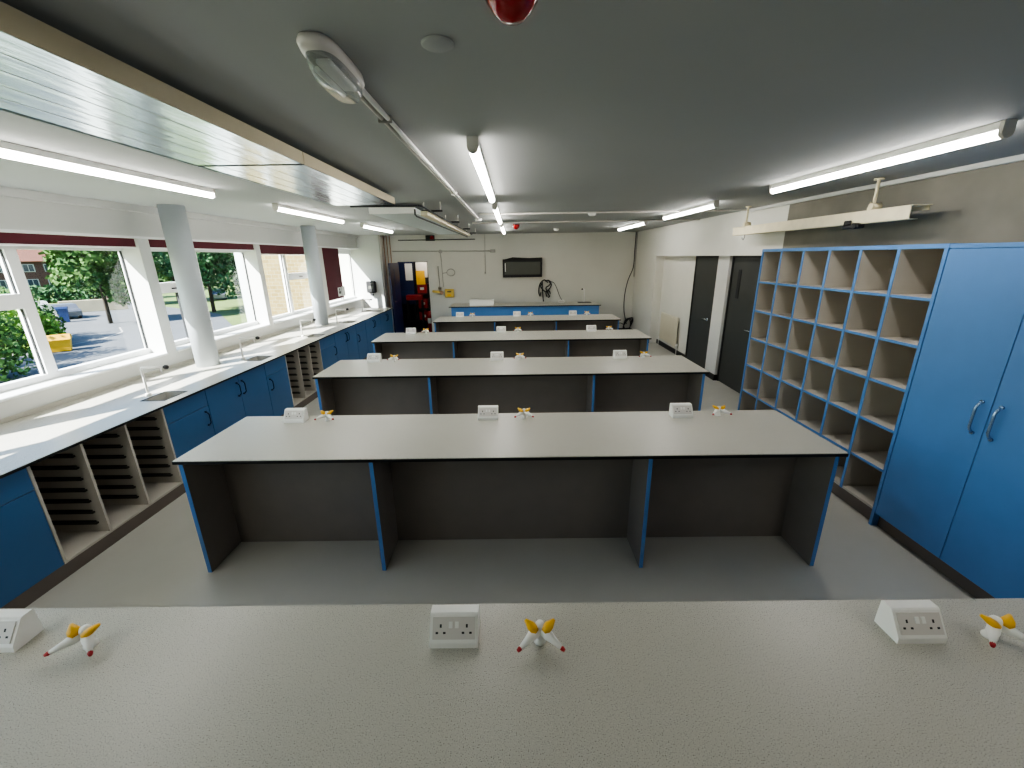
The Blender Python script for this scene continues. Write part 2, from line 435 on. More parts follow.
def cabinet(y0, y1, kind, label, hinge='far'):
    t = thing('base_cabinet', label, 'cabinet', (-3.5, (y0+y1)/2, .1))
    mb = MB(); c = .018
    mb.box(-3.98, CF-.02, y0, y0+c, .1, .848); mb.box(-3.98, CF-.02, y1-c, y1, .1, .848)
    mb.box(-3.98, CF-.02, y0+c, y1-c, .1, .118); mb.box(-3.98, -3.96, y0+c, y1-c, .118, .7)
    mb.build('carcass', M['carcass'], t)
    g = .003
    if kind == 'drawer':
        B(CF-.018, CF, y0+g, y1-g, .683, .838, bv=.002).build('drawer_front', M['blue_shaded'], t)
        d = B(CF-.018, CF, y0+g, y1-g, .101, .678, bv=.002).build('door', M['blue_shaded'], t)
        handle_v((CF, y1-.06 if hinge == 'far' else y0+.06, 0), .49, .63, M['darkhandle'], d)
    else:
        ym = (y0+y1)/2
        d = B(CF-.018, CF, y0+g, ym-g/2, .101, .838, bv=.002).build('door', M['blue_shaded'], t); handle_v((CF, ym-.045, 0), .62, .77, M['darkhandle'], d)
        d = B(CF-.018, CF, ym+g/2, y1-g, .101, .838, bv=.002).build('door', M['blue_shaded'], t); handle_v((CF, ym+.045, 0), .62, .77, M['darkhandle'], d)
    return t
cabinet(-.42, .55, 'double', 'blue double-door base cabinet beside the near bench, out of frame')
cabinet(.55, 1.13, 'drawer', 'blue drawer-and-door base cabinet out of frame beside the near bench')
cabinet(1.13, 1.72, 'drawer', 'blue drawer-and-door base cabinet hidden beside the near bench end')
cabinet(1.72, 2.345, 'drawer', 'blue drawer-and-door base cabinet cut off by the left edge of the photo', 'near')
cabinet(3.41, 3.93, 'drawer', 'blue drawer-and-door cabinet between the near tray rack and the double-door unit, under the nearest sink')
cabinet(3.93, 4.96, 'double', 'blue double-door base cabinet below the first white column')
cabinet(4.96, 5.45, 'drawer', 'blue drawer-and-door cabinet just before the far tray rack, under the second sink', 'near')
cabinet(6.49, 7.06, 'drawer', 'blue drawer-and-door cabinet just past the far tray rack')
cabinet(7.06, 8.08, 'double', 'blue double-door base cabinet below the second white column')
cabinet(8.08, 8.62, 'drawer', 'blue drawer-and-door base cabinet just past the second column', 'near')
cabinet(8.62, 9.64, 'double', 'blue double-door base cabinet below the farthest window')
cabinet(9.64, 10.61, 'double', 'last blue double-door base cabinet at the dark doorway end of the worktop')

def rack(y0, ys, label):
    y1 = ys[-1]
    t = thing('tray_rack', label, 'tray rack', (-3.5, (y0+y1)/2, .1))
    c = .018; divs = [y0] + ys
    cen = []
    for i, y in enumerate(divs):
        a = y if i == 0 else (y-c if i == len(divs)-1 else y-c/2)
        B(-3.96, CF, a, a+c, .1, .848).build('side_panel' if i in (0, len(divs)-1) else 'divider', M['carcass'], t)
        cen.append((a, a+c))
    B(-3.96, CF, y0+c, y1-c, .1, .118).build('bottom_board', M['carcass'], t)
    B(-3.97, -3.96, y0, y1, .1, .848).build('back_board', M['carcass'], t)
    for i in range(len(divs)-1):
        for k in range(7):
            z = .19 + k*.092
            for (a, b) in ((cen[i][1], cen[i][1]+.022), (cen[i+1][0]-.022, cen[i+1][0])):
                mb = MB(); mb.box(-3.94, CF-.06, a, b, z, z+.014); mb.box(-3.94, CF-.075, a, a+.005, z+.014, z+.024) if a == cen[i][1] else mb.box(-3.94, CF-.075, b-.005, b, z+.014, z+.024)
                mb.build('tray_runner', M['runner'], t)
rack(2.345, [2.69, 3.04, 3.41], 'open grey tray rack with three empty bays, nearest the camera under the window worktop')
rack(5.45, [5.80, 6.14, 6.49], 'open grey tray rack with three empty bays, farther away between blue cabinets')

# worktop with sink cut-outs
SY = [3.66, 5.16, 6.75, 8.25, 10.05]
sx0, sx1 = -3.37, -3.16
hw = [.135, .13, .13, .14, .16]
mb = MB(); prev = YF+.005
for y, h in zip(SY, hw):
    a0, a1 = (sx0, sx1)
    if y > 10: a0 = -3.6
    mb.box(-4.045, -3.066, prev, y-h, .85, .87); mb.box(-4.045, a0, y-h, y+h, .85, .87); mb.box(a1, -3.066, y-h, y+h, .85, .87); prev = y+h
mb.box(-4.045, -3.066, prev, 10.65, .85, .87)
wt = mb.build('worktop', M['top'], None, (-3.5, 5, .85)); tag(wt, 'long pale speckled worktop under the windows with sinks let in', 'worktop')
B(-3.066, -3.063, YF+.005, 10.65, .849, .866).build('front_edge', M['edge'], wt)
B(-4.045, -4.03, YF+.005, 10.65, .87, .905).build('upstand', M['top'], wt)
SL = ['nearest the camera', 'between the two columns, the nearer one', 'just before the second column', 'just past the second column', 'at the far end below the black dispenser']
for i, (y, h) in enumerate(zip(SY, hw)):
    x0_ = -3.6 if y > 10 else sx0
    t = thing('sink', 'inset rectangular steel sink in the window worktop, ' + SL[i], 'sink', ((x0_+sx1)/2, y, .87), 'sinks in the window worktop')
    mb = MB(); w = .004; e = .004
    X0, X1, Y0, Y1 = x0_+e, sx1-e, y-h+e, y+h-e
    mb.box(X0, X0+w, Y0, Y1, .72, .868); mb.box(X1-w, X1, Y0, Y1, .72, .868); mb.box(X0+w, X1-w, Y0, Y0+w, .72, .868); mb.box(X0+w, X1-w, Y1-w, Y1, .72, .868); mb.box(X0+w, X1-w, Y0+w, Y1-w, .72, .724)
    mb.build('basin', M['bowl'], t)
    mb = MB(); r = .006
    mb.box(x0_-r, x0_+.006, y-h-r, y+h+r, .87, .873); mb.box(sx1-.006, sx1+r, y-h-r, y+h+r, .87, .873); mb.box(x0_, sx1, y-h-r, y-h+.006, .87, .873); mb.box(x0_, sx1, y+h-.006, y+h+r, .87, .873)
    mb.build('rim', M['gasket'], t)
    MB().lathe([(0, 0), (.028, 0), (.028, .004), (0, .004)], ((x0_+sx1)/2, y, .724), 20).build('drain', M['chrome'], t)
def lab_tap(x, y, z, label, dx=1.0, dy=0.0, h=.265, reach=.215, r=.0105):
    t = thing('lab_tap', label, 'tap', (x, y, z))
    MB().lathe([(0, 0), (.024, 0), (.024, .012), (.014, .02), (.0, .02)], (x, y, z), 20).build('base_flange', M['white'], t)
    d = Vector((dx, dy, 0)).normalized()
    pts = [(x, y, z+.015), (x, y, z+h-.02)]
    for k in range(1, 6):
        a = k/5*PI/2; pts.append((x+d.x*.02*(1-math.cos(a)), y+d.y*.02*(1-math.cos(a)), z+h-.02+.02*math.sin(a)))
    pts.append((x+d.x*reach, y+d.y*reach, z+h+.004))
    MB().tube(pts, r, 12).build('pillar', M['white'], t)
    q = Vector((x, y, z+h)) + d*(reach-.03)
    MB().tube([q, q+Vector((0,0,-.03)), q+Vector((0,0,-.06))], [.008, .007, .004], 10).build('nozzle', M['white'], t)
    q = Vector((x, y, z+h+.004)) + d*reach
    MB().tube([q-d*.006, q+d*.012, q+d*.03, q+d*.042], [.010, .021, .02, .008], 12).build('tap_head', M['black'], t)
    return t
TL = ['beside the sink nearest the camera', 'just past the first column', 'just before the second column', 'just past the second column', 'farthest down the worktop, below the black dispenser']
for i, y in enumerate([3.70, 5.14, 6.70, 8.10, 10.03]):
    lab_tap(-3.45 if i < 4 else -3.62, y, .87, 'white swan-neck lab tap with black head, ' + TL[i])

# ------------------------------------------------------------------ lab benches
def bench(y, x0, x1, dx, label):
    t = thing('lab_bench', label, 'bench', ((x0+x1)/2, y+.38, 0), 'rows of long lab benches')
    tp = B(x0, x1, y, y+.7625, .848, .8695).build('worktop', [M['top']], t)
    mb = MB(); mb.box(x0-.002, x1+.002, y-.003, y, .846, .865); mb.box(x0-.003, x0, y, y+.7625, .846, .865); mb.box(x1, x1+.003, y, y+.7625, .846, .865); mb.box(x0, x1, y+.7625, y+.7655, .846, .865)
    mb.build('edge_band', M['edge'], tp)
    for i, x in enumerate([x0+.014, *dx, x1-.029-.025]):
        nm = 'end_panel' if i in (0, len(dx)+1) else 'divider_panel'
        ye = y+.74 if nm == 'end_panel' else y+.345
        p = B(x, x+.025, y+.023, ye, 0, .848).build(nm, M['charcoal'], t)
        B(x-.0005, x+.0255, y+.021, y+.023, 0.001, .848).build('edge_strip', M['blue'], p)
    B(x0+.039, x1-.054, y+.345, y+.363, 0, .848).build('back_panel', M['charcoal'], t)
    return t
YS = [.437, 2.343, 4.2516, 6.169, 8.102]
bench(YS[0], -2.156, 2.0735, [-.93, .845], 'long speckled bench filling the foreground, only its top in view')
bench(YS[1], -2.156, 2.0735, [-.93, .845], 'long bench with pale top and three open dark knee bays, second from camera')
bench(YS[2], -2.156, 2.0735, [-.93, .845], 'long bench with pale top in the middle of the room, third from camera')
bench(YS[3], -2.156, 2.0735, [-.93, .82], 'long bench with pale top, fourth from camera')
bench(YS[4], -1.569, 2.099, [-.385, .83], 'shorter pale-topped bench directly in front of the blue demonstration desk')
SCR = [-1.702, -.205, 1.288]; TX = [-1.452, .072, 1.572]
ROWN = ['foreground bench', 'second bench from camera', 'third bench from camera', 'fourth bench from camera', 'shorter bench before the blue desk']
POSN = ['left end', 'middle', 'right end']

def make_socket(x, y, z, label):
    t = thing('socket_box', label, 'socket', (x, y, z), 'double socket boxes on the benches')
    w = .0775
    poly = [(y, z), (y+.088, z), (y+.085, z+.090), (y+.081, z+.094), (y+.050, z+.094), (y+.045, z+.090), (y+.001, z+.022), (y, z+.018)]
    MB().prism(poly, 'x', x-w, x+w).build('housing', M['white'], t)
    # face in the plane of the slope
    a = Vector((0, y+.003, z+.0255)); b = Vector((0, y+.0435, z+.0875)); e = (b-a).normalized(); n = Vector((0, -e.z, e.y))
    if n.y > 0: n = -n
    L = (b-a).length
    def slab(u0, u1, v0, v1, h0, h1):
        vs = []
        for h in (h0, h1):
            for (u, v) in ((u0, v0), (u1, v0), (u1, v1), (u0, v1)):
                p = a + e*v + n*h; vs.append((x+u, p.y, p.z))
        return vs, [(0,3,2,1),(4,5,6,7),(0,1,5,4),(1,2,6,5),(2,3,7,6),(3,0,4,7)]
    fp = MB().add(*slab(-.068, .068, .006, L-.004, -.001, .004)).build('faceplate', M['offwhite'], t)
    for u in (-.01, .01):
        MB().add(*slab(u-.006, u+.006, L-.035, L-.016, .003, .0075)).build('switch', M['white'], fp)
    for s in (-1, 1):
        c = s*.042
        mb = MB()
        mb.add(*slab(c-.003*1+s*-.0, c+.003, .040, .050, .0035, .0045))
        mb.add(*slab(c-.016, c-.008, .022, .028, .0035, .0045)); mb.add(*slab(c+.008, c+.016, .022, .028, .0035, .0045))
        mb.build('pin_holes', M['dark'], fp)
    return t
def make_gastap(x, y, z, label):
    t = thing('gas_tap', label, 'gas tap', (x, y, z), 'gas taps on the benches')
    MB().lathe([(0, 0), (.020, 0), (.020, .006), (.014, .012), (.013, .045), (.017, .052), (.017, .066), (.012, .075), (0, .078)], (x, y, z), 20).build('body', M['white'], t)
    for s in (-1, 1):
        p0 = Vector((x+s*.010, y-.008, z+.052)); p1 = Vector((x+s*.066, y-.060, z+.036))
        d = (p1-p0)
        n = MB().tube([p0, p0+d*.3, p0+d*.55, p1], [.016, .016, .0115, .0065], 12).build('nozzle', M['white'], t)
        MB().tube([p1-d*.12, p1+d*.02, p1+d*.12], [.0068, .0072, .0045], 10).build('red_tip', M['redtip'], n)
        q0 = Vector((x+s*.010, y-.022, z+.060)); q1 = Vector((x+s*.047, y+.006, z+.081))
        dd = q1-q0; side = dd.cross(Vector((0,0,1))).normalized(); upv = side.cross(dd).normalized()
        vs = []
        prof = [(0, .008, .007), (.25, .017, .011), (.55, .0165, .011), (.8, .010, .007), (1.0, .005, .004)]
        nn = 10
        for f, ws, hs in prof:
            c = q0 + dd*f
            for k in range(nn):
                an = 2*PI*k/nn; vs.append(c + side*math.cos(an)*ws + upv*math.sin(an)*hs)
        fs = [(i*nn+k, i*nn+(k+1) % nn, (i+1)*nn+(k+1) % nn, (i+1)*nn+k) for i in range(len(prof)-1) for k in range(nn)]
        fs += [tuple(range(nn)), tuple((len(prof)-1)*nn+k for k in range(nn))]
        MB().add(vs, fs, True).build('lever', M['yellow'], t)
    return t
ZT = .8695
s0 = make_socket(SCR[0], YS[0]+.585, ZT, 'x'); g0 = make_gastap(-1.40, YS[0]+.61, ZT, 'x')
for r, yb in enumerate(YS):
    xs = SCR if r < 4 else [-1.125, .075, 1.25]; xt = [-1.40, .072, 1.53] if r == 0 else TX if r < 4 else [-.86, .36, 1.54]
    for k in range(3):
        ys = yb + (.585 if r == 0 else .615); yt = yb + (.61 if r == 0 else .655)
        ls = 'white double socket box at the %s of the %s' % (POSN[k], ROWN[r])
        lg = 'white gas tap with yellow levers, %s of the %s' % (POSN[k], ROWN[r])
        if r == 0 and k == 0: s0['label'] = ls; g0['label'] = lg
        else:
            copy_tree(s0, (xs[k], ys, ZT), ls); copy_tree(g0, (xt[k], yt, ZT), lg)

# demonstration desk
t = thing('demonstration_desk', 'blue-fronted demonstration desk with pale top at the far wall', 'desk', (.25, 10.75, 0))
B(-1.60, 2.17, 10.40, 11.2, .88, .90).build('worktop', M['top'], t)
B(-1.605, 2.175, 10.395, 10.40, .876, .895).build('edge_band', M['edge'], t)
B(-1.55, 2.14, 10.44, 10.46, .08, .88).build('front_panel', M['blue'], t)
B(-1.55, -1.53, 10.46, 11.15, 0, .88).build('end_panel', M['blue'], t); B(2.12, 2.14, 10.46, 11.15, 0, .88).build('end_panel', M['blue'], t)
B(-1.53, 2.12, 10.47, 10.49, 0, .08).build('plinth', M['plinth'], t)
t = thing('document_tray', 'low white box lying on the left part of the blue demonstration desk', 'box', (-.8, 10.72, .90))
mb = MB(); mb.box(-1.10, -.50, 10.6, 10.85, .90, .905); mb.box(-1.10, -.50, 10.6, 10.61, .905, 1.02); mb.box(-1.10, -.50, 10.84, 10.85, .905, 1.02); mb.box(-1.10, -1.09, 10.61, 10.84, .905, 1.02); mb.box(-.51, -.50, 10.61, 10.84, .905, 1.02)
mb.build('box_body', M['white'], t); B(-1.11, -.49, 10.59, 10.86, 1.02, 1.03, bv=.004).build('lid', M['white'], t)
t = thing('sink', 'small dark-rimmed sink let into the right part of the demonstration desk', 'sink', (1.86, 10.92, .90))
mb = MB(); mb.box(1.68, 2.02, 10.84, 10.86, .90, .912); mb.box(1.68, 2.02, 11.0, 11.02, .90, .912); mb.box(1.68, 1.70, 10.86, 11.0, .90, .912); mb.box(2.0, 2.02, 10.86, 11.0, .90, .912)
mb.build('rim', M['edge'], t); B(1.70, 2.0, 10.86, 11.0, .90, .903).build('basin', M['steel'], t)
lab_tap(1.86, 11.06, .90, 'white lab tap standing by the sink on the demonstration desk', dx=-.5, dy=-1, h=.34, reach=.16, r=.02)
t = thing('socket_outlet', 'small white socket outlet on the demonstration desk where the black cable ends', 'socket', (1.26, 11.05, .90))
B(1.19, 1.34, 11.0, 11.08, .90, .965, bv=.006).build('housing', M['white'], t); B(1.205, 1.325, 10.996, 11.0, .915, .95).build('faceplate', M['offwhite'], t)

# ------------------------------------------------------------------ right: pigeonholes and cupboard
xf, xb = 2.80, 3.30
t = thing('pigeonhole_unit', 'tall blue-edged pigeonhole unit of six by six empty compartments', 'shelving', (3.05, 3.85, 0))
y0, y1 = 2.803, 4.885; th = .025
ydiv = [y0 + (y1-y0-th)*k/6 for k in range(7)]
for k, y in enumerate(ydiv):
    end = k in (0, 6)
    p = B(xf+.004, xb, y, y+th, 0 if end else .13, 2.08 if not end else 2.105).build('side_panel' if end else 'divider', M['blue'] if end else M['carcass'], t)
    B(xf, xf+.004, y, y+th, 0 if end else .13, 2.08 if not end else 2.105).build('edge_strip', M['blue'], p)
    if end:
        yy = y+th if k == 0 else y
        B(xf+.01, xb-.01, yy-(0 if k == 0 else .002), yy+(.002 if k == 0 else 0), .15, 2.08).build('inner_lining', M['carcass'], p)
p = B(xf+.004, xb, y0+th, y1-th, 2.08, 2.105).build('top_board', M['carcass'], t); B(xf, xf+.004, y0+th, y1-th, 2.08, 2.105).build('edge_strip', M['blue'], p)
B(xf+.004, xb, y0+.0, y1, 2.105, 2.109).build('top_cover', M['blue'], t)
for r in range(6):
    z = .13 + r*.322
    for k in range(6):
        a, b = ydiv[k]+th, ydiv[k+1]
        if k == 0: a += .002
        if k == 5: b -= .002
        p = B(xf+.008, xb-.01, a, b, z, z+.02).build('shelf', M['carcass'], t)
        if True: B(xf+.005, xf+.008, a, b, z, z+.02).build('shelf_edge', M['blue'] if r else M['carcass'], p)
B(xb-.008, xb, y0+th, y1-th, .13, 2.08).build('back_board', M['carcass'], t)
B(2.845, 2.86, y0+th, y1-th, 0, .13).build('plinth', M['plinth'], t)

def cupboard(y0, y1, label):
    t = thing('tall_cupboard', label, 'cupboard', (3.05, (y0+y1)/2, 0))
    mb = MB(); mb.box(xf+.02, xb, y0, y0+.02, .11, 2.08); mb.box(xf+.02, xb, y1-.02, y1, .11, 2.08); mb.box(xf+.02, xb, y0+.02, y1-.02, .11, .13); mb.box(xb-.01, xb, y0+.02, y1-.02, .13, 2.08); mb.box(xf, xb, y0, y1, 2.08, 2.105)
    mb.build('carcass', M['blue'], t)
    ym = (y0+y1)/2
    for a, b, hy in ((y0+.003, ym-.002, ym-.052), (ym+.002, y1-.003, ym+.052)):
        d = B(xf, xf+.018, a, b, .115, 2.076, bv=.002).build('door', M['blue'], t)
        handle_v((xf, hy, 0), 1.0, 1.2, M['bluemetal'], d, out=(-1,0,0), r=.008)
    B(2.846, 2.87, y0, y1, 0, .11).build('plinth', M['plinth'], t)
cupboard(1.775, 2.80, 'tall blue two-door cupboard at the right edge of the photo, beside the pigeonholes')
cupboard(.745, 1.77, 'tall blue two-door cupboard out of frame beside the near bench')

# doors, radiator on the right
def leaf_door(n, y0, y1):
    r = bpy.data.objects.new('door_%d' % n, None); COL.objects.link(r); r.location = (3.49, (y0+y1)/2, 0); r['kind'] = 'structure'
    B(3.465, 3.5, y0+.04, y1-.04, .005, 2.0).build('door_leaf', M['doorblack'], r)
    mb = MB(); mb.box(3.455, 3.5, y0, y0+.04, 0, 2.034); mb.box(3.455, 3.5, y1-.04, y1, 0, 2.034); mb.box(3.455, 3.5, y0+.04, y1-.04, 2.0, 2.034)
    mb.build('door_frame', M['edge'], r)
    return r
d = leaf_door(1, 7.19, 8.17)
mb = MB(); mb.cyl((3.465, 7.40, .95), (3.44, 7.40, .95), .024); mb.tube([(3.44, 7.40, .95), (3.42, 7.40, .95), (3.415, 7.43, .95), (3.415, 7.52, .95)], .009, 10)
mb.build('door_handle', M['chrome'], d)
d = leaf_door(2, 5.80, 6.80)
B(3.460, 3.466, 6.50, 6.58, 1.40, 1.83).build('vision_panel', M['dark'], d)
mb = MB(); mb.cyl((3.465, 5.98, .98), (3.44, 5.98, .98), .024); mb.tube([(3.44, 5.98, .98), (3.42, 5.98, .98), (3.415, 6.1, .98)], .009, 10); mb.build('door_handle', M['chrome'], d)
t = thing('radiator', 'cream panel radiator on the white alcove wall beyond the dark doors', 'radiator', (3.45, 9.18, .13))
mb = MB(); mb.box(3.43, 3.455, 8.68, 9.68, .17, .80, bv=.01)
for k in range(24):
    y = 8.72 + k*.04; mb.box(3.424, 3.431, y, y+.02, .21, .76, bv=.003)
mb.build('panel', M['radcream'], t)
mb = MB(); mb.box(3.455, 3.5, 8.8, 8.84, .3, .7); mb.box(3.455, 3.5, 9.5, 9.54, .3, .7); mb.build('bracket', M['steel'], t)
mb = MB(); mb.tube([(3.44, 8.66, .22), (3.44, 8.63, .22), (3.44, 8.62, .17), (3.44, 8.62, .0)], .009, 8); mb.tube([(3.44, 9.69, .22), (3.44, 9.72, .22), (3.44, 9.73, .17), (3.44, 9.73, .0)], .009, 8); mb.build('pipe', M['white'], t)
MB().lathe([(0, 0), (.02, 0), (.024, .03), (.018, .06), (0, .06)], (3.44, 8.62, .19), 14).build('valve', M['white'], t)

# ------------------------------------------------------------------ hanging cream beam on the right
t = thing('hanging_beam', 'cream painted steel channel hanging below the ceiling above the pigeonholes', 'beam', (3.05, 4.7, 2.29))
mb = MB(); mb.box(2.99, 2.996, 3.36, 5.98, 2.30, 2.392); mb.box(2.985, 3.13, 3.34, 6.0, 2.392, 2.398); mb.box(2.996, 3.06, 3.36, 5.98, 2.296, 2.301); mb.box(3.124, 3.13, 3.36, 5.98, 2.36, 2.392)
mb.build('channel', M['cream'], t)
for y in (3.80, 5.80):
    r = MB().cyl((3.06, y, 2.40), (3.06, y, 2.645), .012, n=12).build('hanger_rod', M['cream'], t)
    MB().lathe([(0, 0), (.035, 0), (.035, .012), (0, .012)], (3.06, y, 2.636), 16).build('ceiling_plate', M['cream'], r)
    mb = MB(); mb.cyl((3.02, y-.02, 2.43), (3.10, y-.02, 2.43), .026, n=14); mb.box(3.03, 3.09, y-.04, y+.03, 2.398, 2.43, bv=.006); mb.cyl((3.06, y+.035, 2.40), (3.06, y+.035, 2.47), .006, n=8)
    mb.build('clamp', M['cream'], r)
MB().tube([(3.02, 5.72, 2.30), (3.02, 5.72, 2.26), (3.02, 5.74, 2.235), (3.02, 5.77, 2.245), (3.02, 5.78, 2.265)], .006, 8).build('hook', M['steel'], t)
t = MB(); t.box(2.96, 3.03, 3.80, 3.98, 2.262, 2.294, bv=.008); t.box(2.962, 2.985, 3.90, 3.97, 2.29, 2.33, bv=.006); t.cyl((2.945, 3.83, 2.28), (3.0, 3.83, 2.28), .024)
o = t.build('cable_clamp', M['dark'], None, (3.01, 3.9, 2.27)); tag(o, 'small black clamp fixed under the cream hanging beam', 'clamp')

# ------------------------------------------------------------------ ceiling lights
def lamp(x, y0, y1, label):
    t = thing('batten_light', label, 'ceiling light', (x, (y0+y1)/2, ZC), 'long batten tube lights on the ceiling')
    B(x-.026, x+.026, y0+.02, y1-.02, 2.605, ZC, bv=.004).build('batten_body', M['white'], t)
    n = 12; prof = [(x-.027, 2.612)] + [(x-.027*math.cos(PI*k/n), 2.602-.027*math.sin(PI*k/n)) for k in range(n+1)] + [(x+.027, 2.612), (x+.018, 2.618), (x-.018, 2.618)]
    MB().prism(prof, 'y', y0+.02, y1-.02).build('tube_diffuser', M['tube'], t)
    for a, b in ((y0, y0+.02), (y1-.02, y1)):
        prof = [(x-.029*math.cos(PI*k/n), 2.602-.029*math.sin(PI*k/n)) for k in range(n+1)] + [(x+.029, ZC), (x-.029, ZC)]
        MB().prism(prof, 'y', a, b).build('end_cap', M['offwhite'], t)
CL = [('centre', -.195, [(2.35, 4.42), (5.05, 7.25), (8.0, 10.4)]), ('right', 2.345, [(-.75, 1.15), (2.22, 4.08), (5.15, 6.85), (7.8, 9.7)]), ('left', -2.53, [(-1.3, .75), (1.65, 3.82), (4.78, 6.62), (7.45, 9.25)])]
WH = ['nearest the camera', 'second along', 'farthest along']
for side, x, sp in CL:
    for k, (a, b) in enumerate(sp):
        wh = WH[k] if len(sp) == 3 else (['out of frame beside the camera'] + WH)[k]
        lamp(x, a, b, 'lit white batten tube light, %s row, %s' % ({'centre': 'centre', 'right': 'right-hand', 'left': 'window-side'}[side], wh))

# ------------------------------------------------------------------ radiant panel and service frame
t = thing('radiant_ceiling_panel', 'shiny aluminium radiant heating panel with tan edge strip, upper left ceiling', 'ceiling panel', (-1.38, 2.3, 2.55))
for a, b in ((YF+.05, 2.438), (2.446, 4.22)):
    p = B(-1.66, -1.105, a, b, 2.552, 2.60)
    for k in range(1, 5):
        xk = -1.66 + .111*k; p.cur = 1; p.box(xk-.0015, xk+.0015, a, b, 2.5513, 2.552)
    p.build('planked_panel', [M['planks'], M['steel']], t)
    B(-1.105, -1.098, a, b, 2.552, 2.613, bv=.002).build('edge_strip', M['tan'], t)
    B(-1.668, -1.66, a, b, 2.548, 2.6, bv=.002).build('edge_trim', M['panelgrey'], t)
B(-1.66, -1.10, 2.436, 2.448, 2.549, 2.556).build('joint_strip', M['gasket'], t)
mb = MB()
for y in (.4, 2.0, 3.6):
    for x in (-1.55, -1.2): mb.cyl((x, y, 2.60), (x, y, ZC), .006, n=8)
mb.build('hanger_rod', M['steel'], t)
t = thing('flat_ceiling_panel', 'matt white radiant panel farther along the ceiling, beyond the shiny one', 'ceiling panel', (-1.35, 7, 2.55))
B(-1.58, -1.07, 4.95, 9.4, 2.545, 2.60).build('panel', M['panelgrey'], t)
B(-1.58, -1.07, 4.93, 4.95, 2.54, 2.605, bv=.003).build('end_strip', M['white'], t)
mb = MB()
for y in (5.0, 7.0, 9.0): mb.cyl((-1.35, y, 2.60), (-1.35, y, ZC), .006, n=8)
mb.build('hanger_rod', M['steel'], t)
t = thing('service_pipe_frame', 'dark metal pipe frame with cream rail hung under the ceiling, back left', 'pipe frame', (-.95, 7, 2.55))
mb = MB(); mb.tube([(-1.55, 4.30, 2.55), (-.90, 4.30, 2.55)], .009, 10); mb.cyl((-1.3, 4.30, 2.55), (-1.3, 4.30, ZC), .006); mb.build('cross_pipe', M['gasket'], t)
MB().tube([(-1.0, 4.60, 2.55), (-1.0, 4.60, 2.50), (-.995, 4.66, 2.485), (-.99, 5.5, 2.485), (-.96, 9.4, 2.485)], .009, 10).build('dark_pipe', M['gasket'], t)
MB().tube([(-.90, 4.30, 2.55), (-.88, 4.36, 2.55), (-.87, 4.7, 2.545), (-.86, 9.4, 2.53)], .009, 10).build('dark_pipe', M['gasket'], t)
B(-.975, -.90, 4.75, 9.35, 2.50, 2.547, bv=.004).build('cream_rail', M['cream'], t)
for y in (4.88, 6.4, 7.95, 9.3):
    b_ = B(-.98, -.76, y-.014, y+.014, 2.548, 2.566).build('cross_bar', M['gasket'], t)
    mb = MB(); mb.cyl((-.78, y, 2.566), (-.78, y, ZC), .007); mb.cyl((-.96, y, 2.566), (-.96, y, ZC), .006); mb.build('drop_rod', M['offwhite'], b_)

# conduit and emergency light
t = thing('emergency_light', 'oval emergency light with clear lens and grey base, upper left of centre', 'emergency light', (-.535, 1.50, ZC))
def oval(x, y, a, b, z0, z1, e=1.0):
    vs = []; n = 32
    for (z, s) in ((z0, e), (z0+(z1-z0)*.5, (1+e)/2+.06), (z1, 1.0)):
        for k in range(n):
            an = 2*PI*k/n; c = math.cos(an); s_ = math.sin(an)
            px = math.copysign(abs(c)**.6, c)*a*s; py = math.copysign(abs(s_)**.6, s_)*b*s
            vs.append((x+px, y+py, z))
    fs = [(i*n+k, i*n+(k+1) % n, (i+1)*n+(k+1) % n, (i+1)*n+k) for i in range(2) for k in range(n)] + [tuple(range(n))[::-1], tuple(2*n+k for k in range(n))]
    return MB().add(vs, fs, True)
oval(-.538, 1.50, .052, .17, 2.622, ZC, .97).build('base', M['offwhite'], t)
oval(-.54, 1.515, .048, .15, 2.575, 2.622, .78).build('lens', M['clear'], t)
B(-.56, -.515, 1.41, 1.62, 2.606, 2.6215, bv=.004).build('gear_tray', M['white'], t)
MB().cyl((-.558, 1.41, 2.594), (-.558, 1.61, 2.594), .008).build('lamp_tube', M['white'], t)
t = thing('ceiling_conduit', 'pair of pale conduits running along the ceiling from the emergency light', 'conduit', (-.49, 4.2, ZC))
MB().tube([(-.522, 1.66, 2.637), (-.522, 7.0, 2.637)], .010, 10).build('conduit_pipe', M['white'], t)
MB().tube([(-.548, 1.66, 2.637), (-.548, 7.0, 2.637)], .008, 10).build('conduit_pipe', M['offwhite'], t)
for y in (2.02, 4.2): B(-.565, -.507, y-.008, y+.008, 2.622, ZC, bv=.003).build('saddle', M['steel'] if y < 3 else M['white'], t)
MB().lathe([(0, 0), (.05, 0), (.055, .02), (.055, .035), (0, .035)], (-.535, 7.04, ZC-.035), 20).build('junction_box', M['white'], t)
o = MB().lathe([(0, 0), (.040, 0), (.046, .004), (.046, .008), (0, .008)], (-.205, 1.405, ZC-.008), 32).build('blank_plate', M['ceil'], None, (-.205, 1.405, ZC-.008)); tag(o, 'round grey blanking plate flush on the ceiling near the red beacon', 'ceiling plate')
def beacon(x, y, z, label, up=True):
    t = thing('fire_beacon', label, 'fire alarm', (x, y, z))
    MB().lathe([(0, 0), (.066, 0), (.066, -.018), (0, -.018)], (x, y, z), 28).build('base', M['red'], t)
    MB().lathe([(.064, -.018), (.066, -.032), (.058, -.05), (.042, -.072), (.026, -.086), (0, -.092)], (x, y, z), 28).build('dome', M['red'], t)
beacon(.006, 1.10, ZC, 'glossy red fire alarm beacon hanging from the ceiling at the top centre')
beacon(.075, 8.4, ZC, 'small red fire alarm beacon on the ceiling far back near the centre lights')
t = thing('fire_sounder', 'red alarm sounder high on the back wall above the dark doorway', 'fire alarm', (-2.17, YB, 2.58))
